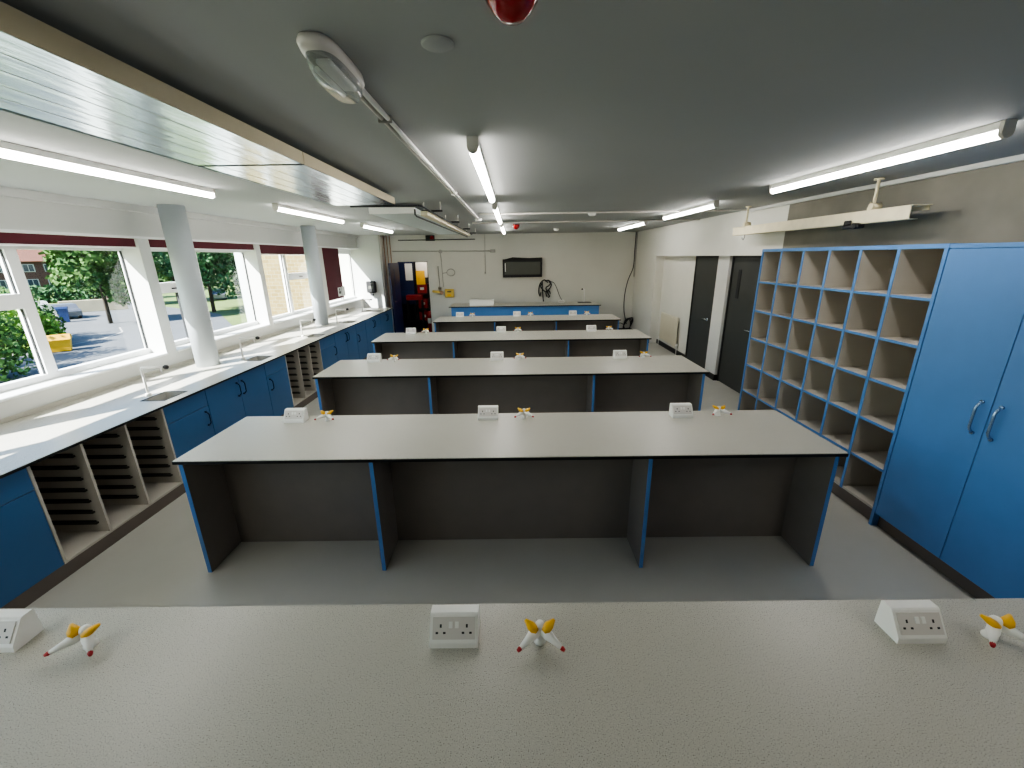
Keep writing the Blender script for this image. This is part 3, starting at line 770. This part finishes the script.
B(-2.30, -2.06, YB-.03, YB+.004, 2.50, 2.64, bv=.006).build('backplate', M['dark'], t)
MB().tube([(-2.13, YB-.03, 2.57), (-2.13, YB-.06, 2.57), (-2.13, YB-.09, 2.57)], [.06, .055, .03], 20).build('sounder_dome', M['red'], t)
for (x, y, lb) in ((1.13, 6.3, 'white smoke detector on the ceiling between the centre and right lights'), (.98, 9.8, 'small white smoke detector on the ceiling far back, above the desk')):
    t = thing('smoke_detector', lb, 'smoke detector', (x, y, ZC))
    MB().lathe([(0, 0), (.06, 0), (.06, -.015), (0, -.015)], (x, y, ZC), 24).build('base', M['white'], t)
    MB().lathe([(.05, -.015), (.052, -.035), (.03, -.05), (0, -.052)], (x, y, ZC), 24).build('sensor_head', M['white'], t)
for (y, x0_, x1_, lb) in ((6.2, -.45, 3.27, 'thin pale conduit crossing the ceiling sideways, nearer one'), (7.75, -.7, 3.27, 'thin pale conduit crossing the ceiling sideways, farther one')):
    o = MB().tube([(x0_, y, 2.6385), (x1_, y, 2.6385)], .012, 8).build('cross_conduit', M['offwhite'], None, (0, y, 2.636)); tag(o, lb, 'conduit')
o = MB().tube([(-3.0, 11.5, 2.52), (-.98, 11.5, 2.52)], .012, 8).build('wall_conduit', M['gasket'], None, (-2, 11.5, 2.52)); tag(o, 'thin dark horizontal pipe in front of the back wall near the ceiling', 'pipe')

# ------------------------------------------------------------------ back wall fittings
t = thing('wall_screen', 'black framed screen with grey face on the back wall', 'screen', (.26, YB, 1.53))
mb = MB(); mb.box(-.27, .79, YB-.09, YB-.03, 1.53, 1.60, bv=.004); mb.box(-.27, .79, YB-.09, YB-.03, 1.93, 2.0, bv=.004); mb.box(-.27, -.22, YB-.09, YB-.03, 1.6, 1.93); mb.box(.74, .79, YB-.09, YB-.03, 1.6, 1.93); mb.box(.0, .5, YB-.03, YB, 1.65, 1.9)
mb.build('frame', M['dark'], t)
B(-.22, .74, YB-.078, YB-.072, 1.6, 1.93).build('screen_panel', M['screen'], t)
B(-.21, -.19, YB-.083, YB-.078, 1.68, 1.9).build('white_strip', M['white'], t)
MB().add([(-.22, YB-.03, 2.0), (.79, YB-.03, 2.0), (.79, YB-.03, 2.035), (.45, YB-.03, 2.025), (.0, YB-.03, 2.05), (-.22, YB-.09, 2.0), (.79, YB-.09, 2.0)], [(0,1,2,3,4), (0,1,6,5), (5,6,2,3,4)]).build('top_flap', M['dark'], t)
def cable(pts, r, m, name, lb, cat='cable'):
    # smooth the path with Catmull-Rom
    P = [Vector(p) for p in pts]; out = []
    for i in range(len(P)-1):
        a, b, c, d = P[max(i-1,0)], P[i], P[i+1], P[min(i+2,len(P)-1)]
        for k in range(6):
            q = k/6; out.append(.5*((2*b)+(c-a)*q+(2*a-5*b+4*c-d)*q*q+(3*b-a-3*c+d)*q**3))
    out.append(P[-1])
    mb = MB().tube(out, r, 8)
    if name is None: return mb
    o = mb.build(name, m, None, tuple(P[0])); tag(o, lb, cat); return o
t = thing('cable_bundle', 'bundle of looped black cables hanging on the back wall above the desk', 'cables', (.85, YB-.05, 1.4))
yc = YB-.06
for k, pts in enumerate([[(.95, yc, 1.38), (.85, yc-.02, 1.45), (.74, yc, 1.35), (.70, yc-.02, 1.15), (.74, yc, 1.02), (.76, yc, 1.12)],
        [(.98, yc, 1.40), (1.04, yc-.02, 1.33), (1.0, yc, 1.22), (.9, yc-.02, 1.12), (.93, yc, 1.0)],
        [(.80, yc, 1.40), (.80, yc-.03, 1.2), (.82, yc, 1.0), (.82, yc-.2, .905)],
        [(.88, yc, 1.42), (.96, yc-.04, 1.44), (1.02, yc-.03, 1.38), (.98, yc-.02, 1.3), (.9, yc, 1.24), (.95, yc, 1.1), (1.0, yc-.02, 1.02), (.96, yc, .98)],
        [(.78, yc, 1.36), (.76, yc-.03, 1.26), (.88, yc-.02, 1.14), (.98, yc, 1.16), (1.02, yc, 1.08)]]):
    cable(pts, .016, None, None, None).build('cable_loop', M['black'], t)
cable([(.95, yc, 1.42), (1.1, yc, 1.38), (1.18, yc-.05, 1.25), (1.24, yc-.3, 1.05), (1.28, 11.1, .965)], .008, M['black'], 'power_cable', 'thin black cable arching from the cable bundle down to the desk socket')
# conduit lines on back wall
o = MB(); o.tube([(-3.22, YB-.012, 2.25), (-.5, YB-.012, 2.22)], .012, 8); ob = o.build('wall_conduit', M['conduit'], None, (-2, YB, 2.24)); tag(ob, 'pale horizontal conduit on the back wall above the doorway', 'conduit')
t = thing('junction_box', 'round white junction box on the pale back-wall conduit', 'junction box', (-1.93, YB, 2.22))
MB().cyl((-1.93, YB, 2.225), (-1.93, YB-.04, 2.225), .05, n=20).build('body', M['conduit'], t)
MB().tube([(-1.93, YB-.012, 2.18), (-1.90, YB-.012, 1.3)], .010, 8).build('drop_pipe', M['conduit'], t)
o = B(-.60, -.46, YB-.04, YB+.004, 2.18, 2.26, bv=.006).build('junction_box', M['conduit'], None, (-.53, YB, 2.2)); tag(o, 'small square pale box ending the back-wall conduit', 'junction box')
t = thing('pull_cord', 'thin pull cord hanging down the back wall left of the screen', 'cord', (-.74, YB-.02, 1.65))
MB().cyl((-.73, YB-.02, 2.64), (-.745, YB-.02, 1.68), .008, n=6).build('cord', M['conduit'], t); MB().lathe([(0, 0), (.02, .01), (.018, .05), (0, .06)], (-.745, YB-.02, 1.63), 12).build('pull_knob', M['conduit'], t)
t = thing('gas_shut_off_box', 'yellow gas shut-off box on the back wall beside the doorway', 'box', (-1.73, YB, 1.15))
b_ = B(-1.865, -1.625, YB-.09, YB+.004, 1.02, 1.245, bv=.012).build('case', M['pyellow'], t); B(-1.80, -1.69, YB-.094, YB-.09, 1.16, 1.19).build('slot', M['gasket'], t); B(-1.8, -1.69, YB-.094, YB-.09, 1.06, 1.11).build('label_plate', M['yellow'], t)
t = thing('gas_valve', 'yellow gas valve with brass knob on a pipe next to the doorway', 'valve', (-2.0, YB-.06, 1.2))
mb = MB(); mb.cyl((-2.2, YB-.06, 1.19), (-1.93, YB-.06, 1.15), .035, n=14); mb.cyl((-2.2, YB-.06, 1.19), (-2.2, YB+.004, 1.19), .02)
mb.build('valve_body', M['pyellow'], t); MB().tube([(-1.95, YB-.06, 1.15), (-1.95, YB-.12, 1.15)], .05, 14).build('knob', M['copper'], t)
MB().tube([(-2.0, YB-.05, 1.22), (-2.0, YB-.03, 1.36), (-2.02, YB-.02, 1.85)], .010, 8).build('pipe', M['steel'], t)
MB().lathe([(0, 0), (.04, .0), (.045, .05), (.02, .08), (0, .08)], (-2.0, YB-.06, 1.24), 14).build('pressure_head', M['steel'], t)
t = thing('cable_ring', 'small coiled ring of white cable on the back wall above the yellow box', 'cable', (-1.73, YB-.02, 1.66))
MB().tube([(-1.68+.11*math.cos(a*PI/8), YB-.02, 1.68+.09*math.sin(a*PI/8)) for a in range(16)], .010, 8, closed=True).build('ring', M['conduit'], t)
MB().tube([(-1.91, YB-.015, 1.66), (-1.79, YB-.02, 1.68)], .01, 8).build('tail', M['conduit'], t)
cable([(3.255, YB-.07, 2.64), (3.25, YB-.07, 2.2), (3.24, YB-.07, 1.75), (3.12, YB-.07, 1.4), (3.06, YB-.06, 1.0), (3.07, YB-.06, .6), (3.14, YB-.06, .3), (3.16, YB-.06, .22)], .012, M['black'], 'hanging_cable', 'long dark cable hanging down the right corner of the back wall')
o = B(3.27, 3.305, YB-.05, YB+.004, 1.5, 2.64).build('cable_trunking', M['conduit'], None, (3.29, YB, 1.5)); tag(o, 'grey vertical trunking in the right corner of the back wall', 'trunking')
t = thing('cable_coil', 'coil of dark cable near the floor in the back right corner', 'cable', (3.17, YB-.1, .1))
for k in range(5):
    a0 = k*.5; MB().tube([(3.17+(.09+.012*k)*math.cos(a*PI/8), YB-.10-.02*k, .22+(.16+.01*k)*math.sin(a*PI/8+.2*k)) for a in range(16)], .011, 6, closed=True).build('cable_loop', M['black'], t)
cable([(3.10, YB-.1, .2), (2.95, YB-.12, .26), (2.85, YB-.1, .12), (2.7, YB-.1, .1), (2.6, YB-.1, .02)], .010, M['black'], 'loose_cable', 'short loose end of dark cable by the coil in the corner')

# corner pipes and dispenser
PX = [-3.42, -3.36, -3.30, -3.24]
for k, x in enumerate([-3.40, -3.32, -3.24]):
    o = MB().tube([(x, 11.55, 0), (x, 11.55, 2.645)], .012, 10).build('riser_pipe', M['copper'], None, (x, 11.55, 0)); tag(o, ['copper riser pipe in the left back corner, nearest the white pier', 'middle one of the three copper riser pipes in the left back corner', 'copper riser pipe in the left back corner, nearest the dark doorway'][k], 'pipe', 'copper riser pipes')
o = B(-3.468, -3.435, 11.40, YB, 0, 2.64).build('pipe_boxing', M['offwhite'], None, (-3.46, 11.55, 0)); tag(o, 'narrow pale boxing strip between pier and copper pipes', 'boxing')
t = thing('towel_dispenser', 'black paper towel dispenser on the sunlit white pier', 'dispenser', (-3.77, 11.35, 1.2))
B(-3.89, -3.65, 11.24, 11.35, 1.2, 1.5, bv=.02).build('case', M['black'], t); B(-3.83, -3.71, 11.236, 11.24, 1.3, 1.38).build('window', M['screen'], t); B(-3.80, -3.73, 11.26, 11.32, 1.13, 1.2).build('outlet', M['black'], t)

# ------------------------------------------------------------------ store room behind the doorway
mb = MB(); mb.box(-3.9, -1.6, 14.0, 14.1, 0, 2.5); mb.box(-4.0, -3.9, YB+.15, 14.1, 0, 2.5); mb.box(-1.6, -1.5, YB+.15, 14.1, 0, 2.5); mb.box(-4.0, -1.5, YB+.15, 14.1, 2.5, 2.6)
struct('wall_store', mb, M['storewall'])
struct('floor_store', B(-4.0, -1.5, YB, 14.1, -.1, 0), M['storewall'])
d = bpy.data.objects.new('door_3', None); COL.objects.link(d); d.location = (-3.22, 11.2, 0); d['kind'] = 'structure'
MB().prism([(-3.125, 11.645), (-3.125, 10.80), (-3.085, 10.80), (-3.085, 11.645)], 'z', .01, 1.955).build('door_leaf', M['navy'], d)
mb = MB(); mb.cyl((-3.085, 10.88, 1.0), (-3.05, 10.88, 1.0), .022); mb.tube([(-3.05, 10.88, 1.0), (-3.04, 10.9, 1.0), (-3.04, 11.0, 1.0)], .009, 8); mb.build('door_handle', M['chrome'], d)
MB().prism([(-3.085, 11.1), (-3.085, 11.2), (-3.080, 11.2), (-3.080, 11.1)], 'z', .9, 1.8).build('push_plate', M['binblue'], d)
t = thing('store_cupboard', 'dark blue cupboard inside the store room with a paper notice', 'cupboard', (-3.1, 12.6, 0))
B(-3.55, -2.88, 12.45, 12.9, .75, 1.98, bv=.006).build('cupboard_body', M['navy'], t); B(-3.5, -2.92, 12.44, 12.45, 1.0, 1.15).build('drawer_front', M['binblue'], t)
for x in (-3.52, -2.94): B(x, x+.04, 12.47, 12.88, 0, .75).build('leg', M['edge'], t)
o = B(-3.12, -2.91, 12.432, 12.436, 1.45, 1.92).build('paper_notice', M['paper'], None, (-2.98, 12.434, 1.45)); tag(o, 'pale paper notice taped on the dark blue cupboard in the store room', 'notice')
t = thing('store_shelving', 'dark metal shelving filled with boxes, seen through the doorway', 'shelving', (-2.6, 13.2, 0))
for x in (-2.86, -1.9):
    for y in (12.42, 13.0): B(x, x+.04, y, y+.04, 0, 2.0).build('upright', M['edge'], t)
for z in (.25, .62, 1.05, 1.5): B(-2.86, -1.86, 12.4, 13.06, z, z+.025).build('shelf', M['edge'], t)
o = B(-2.80, -2.55, 12.38, 12.395, 1.33, 1.72).build('yellow_poster', M['yellow'], None, (-2.4, 12.68, 1.35)); tag(o, 'bright yellow sign hung on the store room shelving', 'sign')
o = B(-2.80, -2.48, 12.42, 12.65, 1.525, 1.95).build('cardboard_box', M['offwhite'], None, (-2.4, 12.8, 1.52)); tag(o, 'pale box on the top shelf of the store room, behind the yellow sign', 'box')
t = thing('red_workbench', 'red topped trolley just inside the store room', 'trolley', (-2.8, 12.2, 0))
B(-3.05, -2.60, 11.98, 12.2, .92, 1.06, bv=.01).build('red_tray', M['store_red'], t); B(-3.05, -2.60, 11.98, 12.2, .3, .33).build('lower_shelf', M['edge'], t)
for x in (-3.05, -2.63):
    for y in (11.99, 12.15): B(x, x+.03, y, y+.03, 0, .92).build('leg', M['edge'], t)
for k, (x, z, m) in enumerate([(-2.80, .275, 'store_red'), (-2.80, .645, 'store_red'), (-2.50, .645, 'black'), (-2.80, 1.075, 'store_red'), (-2.50, 1.075, 'black'), (-2.50, .275, 'store_red')]):
    t = thing('storage_crate', ['red crate on the bottom shelf of the store room, left one', 'red crate on the second shelf of the store room', 'black crate on the second shelf of the store room', 'red crate on the third shelf of the store room', 'black crate on the third shelf of the store room', 'red crate on the bottom shelf of the store room, right one'][k], 'crate', (x+.13, 12.6, z), 'crates in the store room')
    mb = MB(); mb.box(x, x+.27, 12.42, 12.8, z, z+.01); mb.box(x, x+.27, 12.42, 12.435, z+.01, z+.26); mb.box(x, x+.27, 12.785, 12.8, z+.01, z+.26); mb.box(x, x+.015, 12.435, 12.785, z+.01, z+.26); mb.box(x+.255, x+.27, 12.435, 12.785, z+.01, z+.26)
    mb.build('crate_body', M[m], t); B(x+.08, x+.19, 12.415, 12.42, z+.1, z+.17).build('crate_label', M['paper'], t)
t = thing('extinguisher', 'red extinguisher standing on the store room floor by the door jamb', 'extinguisher', (-2.45, 12.05, 0))
MB().lathe([(0, 0), (.09, 0), (.09, .5), (.07, .57), (.03, .6), (0, .6)], (-2.43, 12.1, 0), 20).build('cylinder', M['store_red'], t)
MB().lathe([(0, .6), (.03, .6), (.03, .66), (0, .66)], (-2.43, 12.1, 0), 12).build('valve_head', M['edge'], t); B(-2.48, -2.38, 12.008, 12.012, .25, .4).build('label_plate', M['paper'], t)

# ------------------------------------------------------------------ outside
GZ = -3.3
def poly(name, pts, z, m, kind='structure'):
    mb = MB().add([(x, y, z) for x, y in pts], [tuple(range(len(pts)))]); o = mb.build(name, m); o['kind'] = kind; return o
poly('ground_lawn', [(-140, -60), (-4.5, -60), (-4.5, 140), (-140, 140)], GZ, M['grass'])
poly('ground_road', [(-29, 14), (-15, 16), (-20.5, 31), (-31, 44), (-58, 62), (-66, 54), (-41, 36)], GZ+.02, M['asphalt'])
poly('ground_path', [(-33, 10), (-27, 12), (-31.2, 27), (-35, 33), (-37.5, 31)], GZ+.03, M['paving'])
mb = MB()
pts = [(-30.5, 27.0), (-30.2, 30.0), (-31.5, 33.0), (-34.0, 35.5)]
for a, b in zip(pts[:-1], pts[1:]): mb.add([(a[0], a[1], GZ+.035), (a[0]+.16, a[1], GZ+.035), (b[0]+.16, b[1], GZ+.035), (b[0], b[1], GZ+.035)], [(0,1,2,3)])
o = mb.build('ground_markings', M['lines']); o['kind'] = 'structure'
def leaves(blobs, n, size, seed):
    R = random.Random(seed); vs = []; fs = []
    tot = sum(b[3]**2 for b in blobs)
    for b in blobs:
        for _ in range(int(n*b[3]**2/tot)):
            d = Vector((R.gauss(0,1), R.gauss(0,1), R.gauss(0,1))).normalized()*(b[3]*(R.uniform(.55, 1.06)))
            c = Vector((b[0]+d.x, b[1]+d.y, b[2]+d.z*b[4]))
            a = Vector((R.gauss(0,1), R.gauss(0,1), R.gauss(0,1))).normalized(); e = a.cross(Vector((R.gauss(0,1), R.gauss(0,1), R.gauss(0,1)))).normalized()
            s = size*R.uniform(.6, 1.3); i = len(vs)
            vs += [c-a*s*.5-e*s*.32, c+a*s*.1-e*s*.5, c+a*s*.6, c+a*s*.05+e*s*.5]; fs.append((i, i+1, i+2, i+3))
    return MB().add(vs, fs)
def tree(x, y, h, r, label, m, seed, n=7500, size=.34):
    R = random.Random(seed); t = thing('broadleaf_tree', label, 'tree', (x, y, GZ), 'trees beyond the road')
    MB().tube([(x, y, GZ), (x+.1, y, GZ+h*.3), (x-.1, y+.2, GZ+h*.75)], [h*.016, h*.012, h*.006], 10).build('trunk', M['bark'], t)
    bl = [(x, y, GZ+h*.62, r*.8, 1.1)]
    for k in range(9):
        a = k*2.4; bl.append((x+math.cos(a)*r*.6, y+math.sin(a)*r*.6, GZ+h*(.27+.066*k), r*R.uniform(.38, .56), .9))
    leaves(bl, n, size, seed).build('crown', m, t)
tree(-50.5, 52.5, 13.5, 3.2, 'large leafy tree across the road, centre of the nearest window', M['leaf2'], 1)
tree(-60.5, 61.0, 10, 2.2, 'slim pale green tree in front of the brick house', M['leaf3'], 2, n=5000, size=.3)
tree(-47, 59, 13, 4.0, 'pale green tree right of the road seen past the nearest window', M['leaf1'], 3)
tree(-37, 38, 11, 3.4, 'slim bright tree on the lawn, seen left of the first column', M['leaf1'], 4)
tree(-33, 46, 13, 4.6, 'broad dark tree on the lawn, seen in the window past the first column', M['leaf2'], 5, n=9000)
tree(-27, 53, 13, 4.2, 'dense tree behind the broad dark one, near the yellow brick wing', M['leaf2'], 6)
tree(-38, 62, 15, 5.5, 'tall tree farthest back on the lawn', M['leaf2'], 7)
tree(-72, 75, 15, 5.5, 'tall dark tree beside the brick house', M['leaf2'], 9)
def bush(x, y, r, hz, label, m, seed, n=2600):
    t = thing('leafy_bush', label, 'bush', (x, y, GZ), 'bushes outside the windows')
    leaves([(x, y, GZ+r*hz*.75, r, hz), (x-r*.6, y-r*.3, GZ+r*hz*.6, r*.7, hz), (x+r*.5, y+r*.4, GZ+r*hz*.6, r*.7, hz)], n*2, .2, seed).build('foliage', m, t)
    MB().tube([(x, y, GZ), (x, y, GZ+r*.8)], [.12, .05], 8).build('stem', M['bark'], t)
bush(-31.8, 26.2, 1.6, 1.15, 'round green bush behind the yellow grit bin', M['leaf3'], 21)
bush(-34.0, 28.2, 1.7, 1.3, 'larger green bush left of the yellow grit bin', M['leaf1'], 22, 2200)
bush(-26, 18.2, 2.3, 1.2, 'spreading bush at the lower left of the nearest window', M['leaf1'], 23, 2600)
bush(-31, 19.5, 2.4, 1.7, 'tall bush at the left edge of the nearest window', M['leaf2'], 24, 2600)
bush(-38.5, 26.5, 2.3, 1.7, 'tall bush in front of the brick house', M['leaf1'], 25, 2200)
# far woodland and clipped hedge
R_ = random.Random(5)
mb = leaves([(-112+k*6.2, 82+k*4.2+R_.uniform(-3, 3), GZ+R_.uniform(4, 7), R_.uniform(5.5, 8), 1.1) for k in range(16)], 16000, 1.0, 77)
o = mb.build('distant_woodland', M['leaf2'], None, (-80, 110, GZ)); tag(o, 'dense woodland closing off the view far beyond the lawn', 'woodland', kind='stuff')
mb = leaves([(-70+k*1.4, 57.0+k*1.1, GZ+1.0, 1.4, 1.0) for k in range(8)], 4200, .4, 31); o = mb.build('clipped_hedge', M['leaf2'], None, (-65, 60, GZ)); tag(o, 'clipped dark hedge in front of the brick house', 'hedge')
t = B(-2.8, 2.8, -.2, .2, 0, 1.35, bv=.05).build('garden_wall', M['stone']); t.location = (-48.2, 48.2, GZ); t.rotation_euler = (0, 0, math.radians(42)); tag(t, 'low cream stone garden wall across the road', 'wall')
# yellow grit bin
t = thing('grit_bin', 'bright yellow grit bin beside the path outside', 'bin', (-28.9, 25.7, GZ)); t.rotation_euler = (0, 0, math.radians(42))
def pr(mb, name, m, parent): return mb.build(name, m, None)
def local(mb, name, m, parent):
    o = mb.build(name, m, None); o.parent = parent; return o
mb = MB(); mb.add([(-.62,-.38,0.06),(.62,-.38,.06),(.62,.38,.06),(-.62,.38,.06),(-.72,-.46,.78),(.72,-.46,.78),(.72,.46,.78),(-.72,.46,.78)], [(0,3,2,1),(4,5,6,7),(0,1,5,4),(1,2,6,5),(2,3,7,6),(3,0,4,7)]); local(mb, 'bin_body', M['yellow_out'], t)
mb = MB().prism([(-.5, .78), (.5, .78), (.46, .98), (-.3, 1.12)], 'x', -.76, .76); local(mb, 'lid', M['yellow_out'], t)
mb = MB(); mb.box(-.6, -.4, -.36, .36, 0, .06); mb.box(.4, .6, -.36, .36, 0, .06); local(mb, 'foot', M['edge'], t)
def vehicle(x, y, rot, m, label):
    t = thing('parked_car', label, 'car', (x, y, GZ+.03)); t.rotation_euler = (0, 0, rot)
    prof = [(-2.1,.3),(-2.12,.75),(-1.95,.92),(-1.5,1.0),(-1.0,1.42),(.35,1.45),(1.1,.98),(1.95,.82),(2.12,.6),(2.1,.3)]
    local(MB().prism(prof, 'y', -.86, .86), 'car_body', m, t)
    g = MB(); g.prism([(-1.32,1.0),(-.95,1.36),(.3,1.38),(.92,1.0)], 'y', -.868, .868); local(g, 'side_window', M['hwin'], t)
    g = MB().add([(.42,-.75,1.42),(.42,.75,1.42),(1.09,.75,1.0),(1.09,-.75,1.0)], [(0,1,2,3)]); local(g, 'windscreen', M['hwin'], t)
    for sx in (-1.3, 1.3):
        for sy in (-.8, .8):
            w = local(MB().cyl((sx, sy-.1, .32), (sx, sy+.1, .32), .32, n=24), 'wheel', M['black'], t)
            o = MB().cyl((sx, sy-.105, .32), (sx, sy+.105, .32), .18, n=20).build('hub_cap', M['steel'], None); o.parent = w
    for sy in (-.62, .62): local(B(2.06, 2.13, sy-.16, sy+.16, .62, .76), 'headlight', M['white'], t)
vehicle(-45.6, 42.2, math.radians(150), M['carsilver'], 'silver parked car across the road, seen through the nearest window')
vehicle(-51.8, 45.2, math.radians(150), M['carwhite'], 'white parked car left of the silver one across the road')
vehicle(-43.0, 61.5, math.radians(128), M['carsilver'], 'dark silver parked car seen through the window past the first column')
t = thing('wheelie_bin', 'blue wheeled bin standing in front of the silver car', 'bin', (-42.4, 39.2, GZ)); t.rotation_euler = (0, 0, math.radians(42))
mb = MB(); mb.add([(-.28,-.3,0.05),(.28,-.3,.05),(.28,.3,.05),(-.28,.3,.05),(-.38,-.4,1.3),(.38,-.4,1.3),(.38,.4,1.3),(-.38,.4,1.3)], [(0,3,2,1),(4,5,6,7),(0,1,5,4),(1,2,6,5),(2,3,7,6),(3,0,4,7)]); local(mb, 'bin_body', M['binblue'], t)
local(MB().prism([(-.44, 1.3), (.44, 1.3), (.4, 1.42), (-.4, 1.5)], 'x', -.41, .41), 'lid', M['binblue'], t)
for sx in (-.24, .24): local(MB().cyl((sx-.05, .3, .14), (sx+.05, .3, .14), .14), 'wheel', M['black'], t)
# brick house
t = thing('brick_house', 'dark red brick house with white windows and terracotta roof, far across the road', 'house', (-91, 80, GZ)); t.rotation_euler = (0, 0, math.radians(48))
local(B(-9, 9, 0, 8, 0, 5.9), 'house_wall', M['hbrick'], t)
local(MB().prism([(-.6, 5.8), (8.6, 5.8), (4, 10.4)], 'x', -9.4, 9.4), 'roof', M['roof'], t)
for x in (-6.8, -3.2, 0.2, 3.6, 7.0):
    for z, w, h in ((1.0, 1.1, 1.6), (3.9, 1.1, 1.4)):
        f = local(B(x-w, x+w, -.08, .02, z, z+h), 'window_frame', M['frame_out'], t)
        g = MB()
        for k in range(3):
            a = x-w+.12+k*(2*w-.16)/3; g.box(a, a+(2*w-.16)/3-.1, -.1, -.08, z+.12, z+h-.12)
        o = g.build('pane', M['hwin'], None); o.parent = f
local(B(-2, -1, 3.4, 4.6, 9.5, 11.6), 'chimney', M['hbrick'], t)
# neighbouring wing of this building
t = thing('brick_wing', 'pale yellow brick wing of the building outside the far windows', 'building', (-5.6, 12, GZ))
B(-7.3, -4.37, 11.45, 30, GZ, 6.0).build('wing_wall', M['sand'], t)
B(-7.4, -4.4, 11.35, 30, 6.0, 6.3).build('parapet', M['stone'], t)
B(-5.1, -4.32, 11.40, 11.45, GZ, 5.0).build('rendered_return', M['wall'], t)
w = B(-7.34, -7.16, 11.43, 30, GZ, 6.0).build('corner_strip', M['panelgrey'], t)

# ------------------------------------------------------------------ light
sd = bpy.data.lights.new('sun', 'SUN'); so = bpy.data.objects.new('sun', sd); COL.objects.link(so)
sd.energy = 15.0; sd.angle = math.radians(0.53); sd.color = (1.0, 0.975, 0.94)
so.rotation_euler = Vector((1, 1.25, -1.34)).to_track_quat('-Z', 'Y').to_euler()
so.location = (-20, -20, 20)
pl = bpy.data.lights.new('store_fill', 'POINT'); plo = bpy.data.objects.new('store_fill', pl); COL.objects.link(plo)  # unseen fill light, added to brighten what stands in the store room
pl.energy = 9.0; pl.shadow_soft_size = .08; pl.color = (1.0, 0.92, 0.82); plo.location = (-2.35, 12.05, 2.3)
W = bpy.data.worlds.new('world'); scene.world = W; W.use_nodes = True
nt = W.node_tree; bg = nt.nodes['Background']; sky = nt.nodes.new('ShaderNodeTexSky'); sky.sky_type = 'NISHITA'
sky.sun_disc = False; sky.sun_elevation = math.radians(48); sky.sun_rotation = math.radians(220); sky.altitude = 50; sky.air_density = 1.2; sky.dust_density = 1.5
hs = nt.nodes.new('ShaderNodeHueSaturation'); hs.inputs['Saturation'].default_value = 1.45
nt.links.new(sky.outputs['Color'], hs.inputs['Color']); nt.links.new(hs.outputs['Color'], bg.inputs['Color']); bg.inputs['Strength'].default_value = 0.22
for (a, b) in [(-2.0, .2), (0.35, 2.42), (2.58, 4.725), (4.87, 6.86), (6.985, 9.0), (9.25, 11.36)]:
    pd = bpy.data.lights.new('window_portal', 'AREA'); po = bpy.data.objects.new('window_portal', pd); COL.objects.link(po)
    pd.shape = 'RECTANGLE'; pd.size = b-a; pd.size_y = 1.2; pd.cycles.is_portal = True
    po.location = (-4.33, (a+b)/2, 1.67); po.rotation_euler = Vector((1, 0, 0)).to_track_quat('-Z', 'Y').to_euler()
    po.rotation_euler = (PI/2, 0, -PI/2)
scene.view_settings.view_transform = 'AgX'
scene.view_settings.look = 'AgX - Medium High Contrast'
scene.view_settings.exposure = 1.6
scene.cycles.diffuse_bounces = 8
scene.cycles.max_bounces = 16
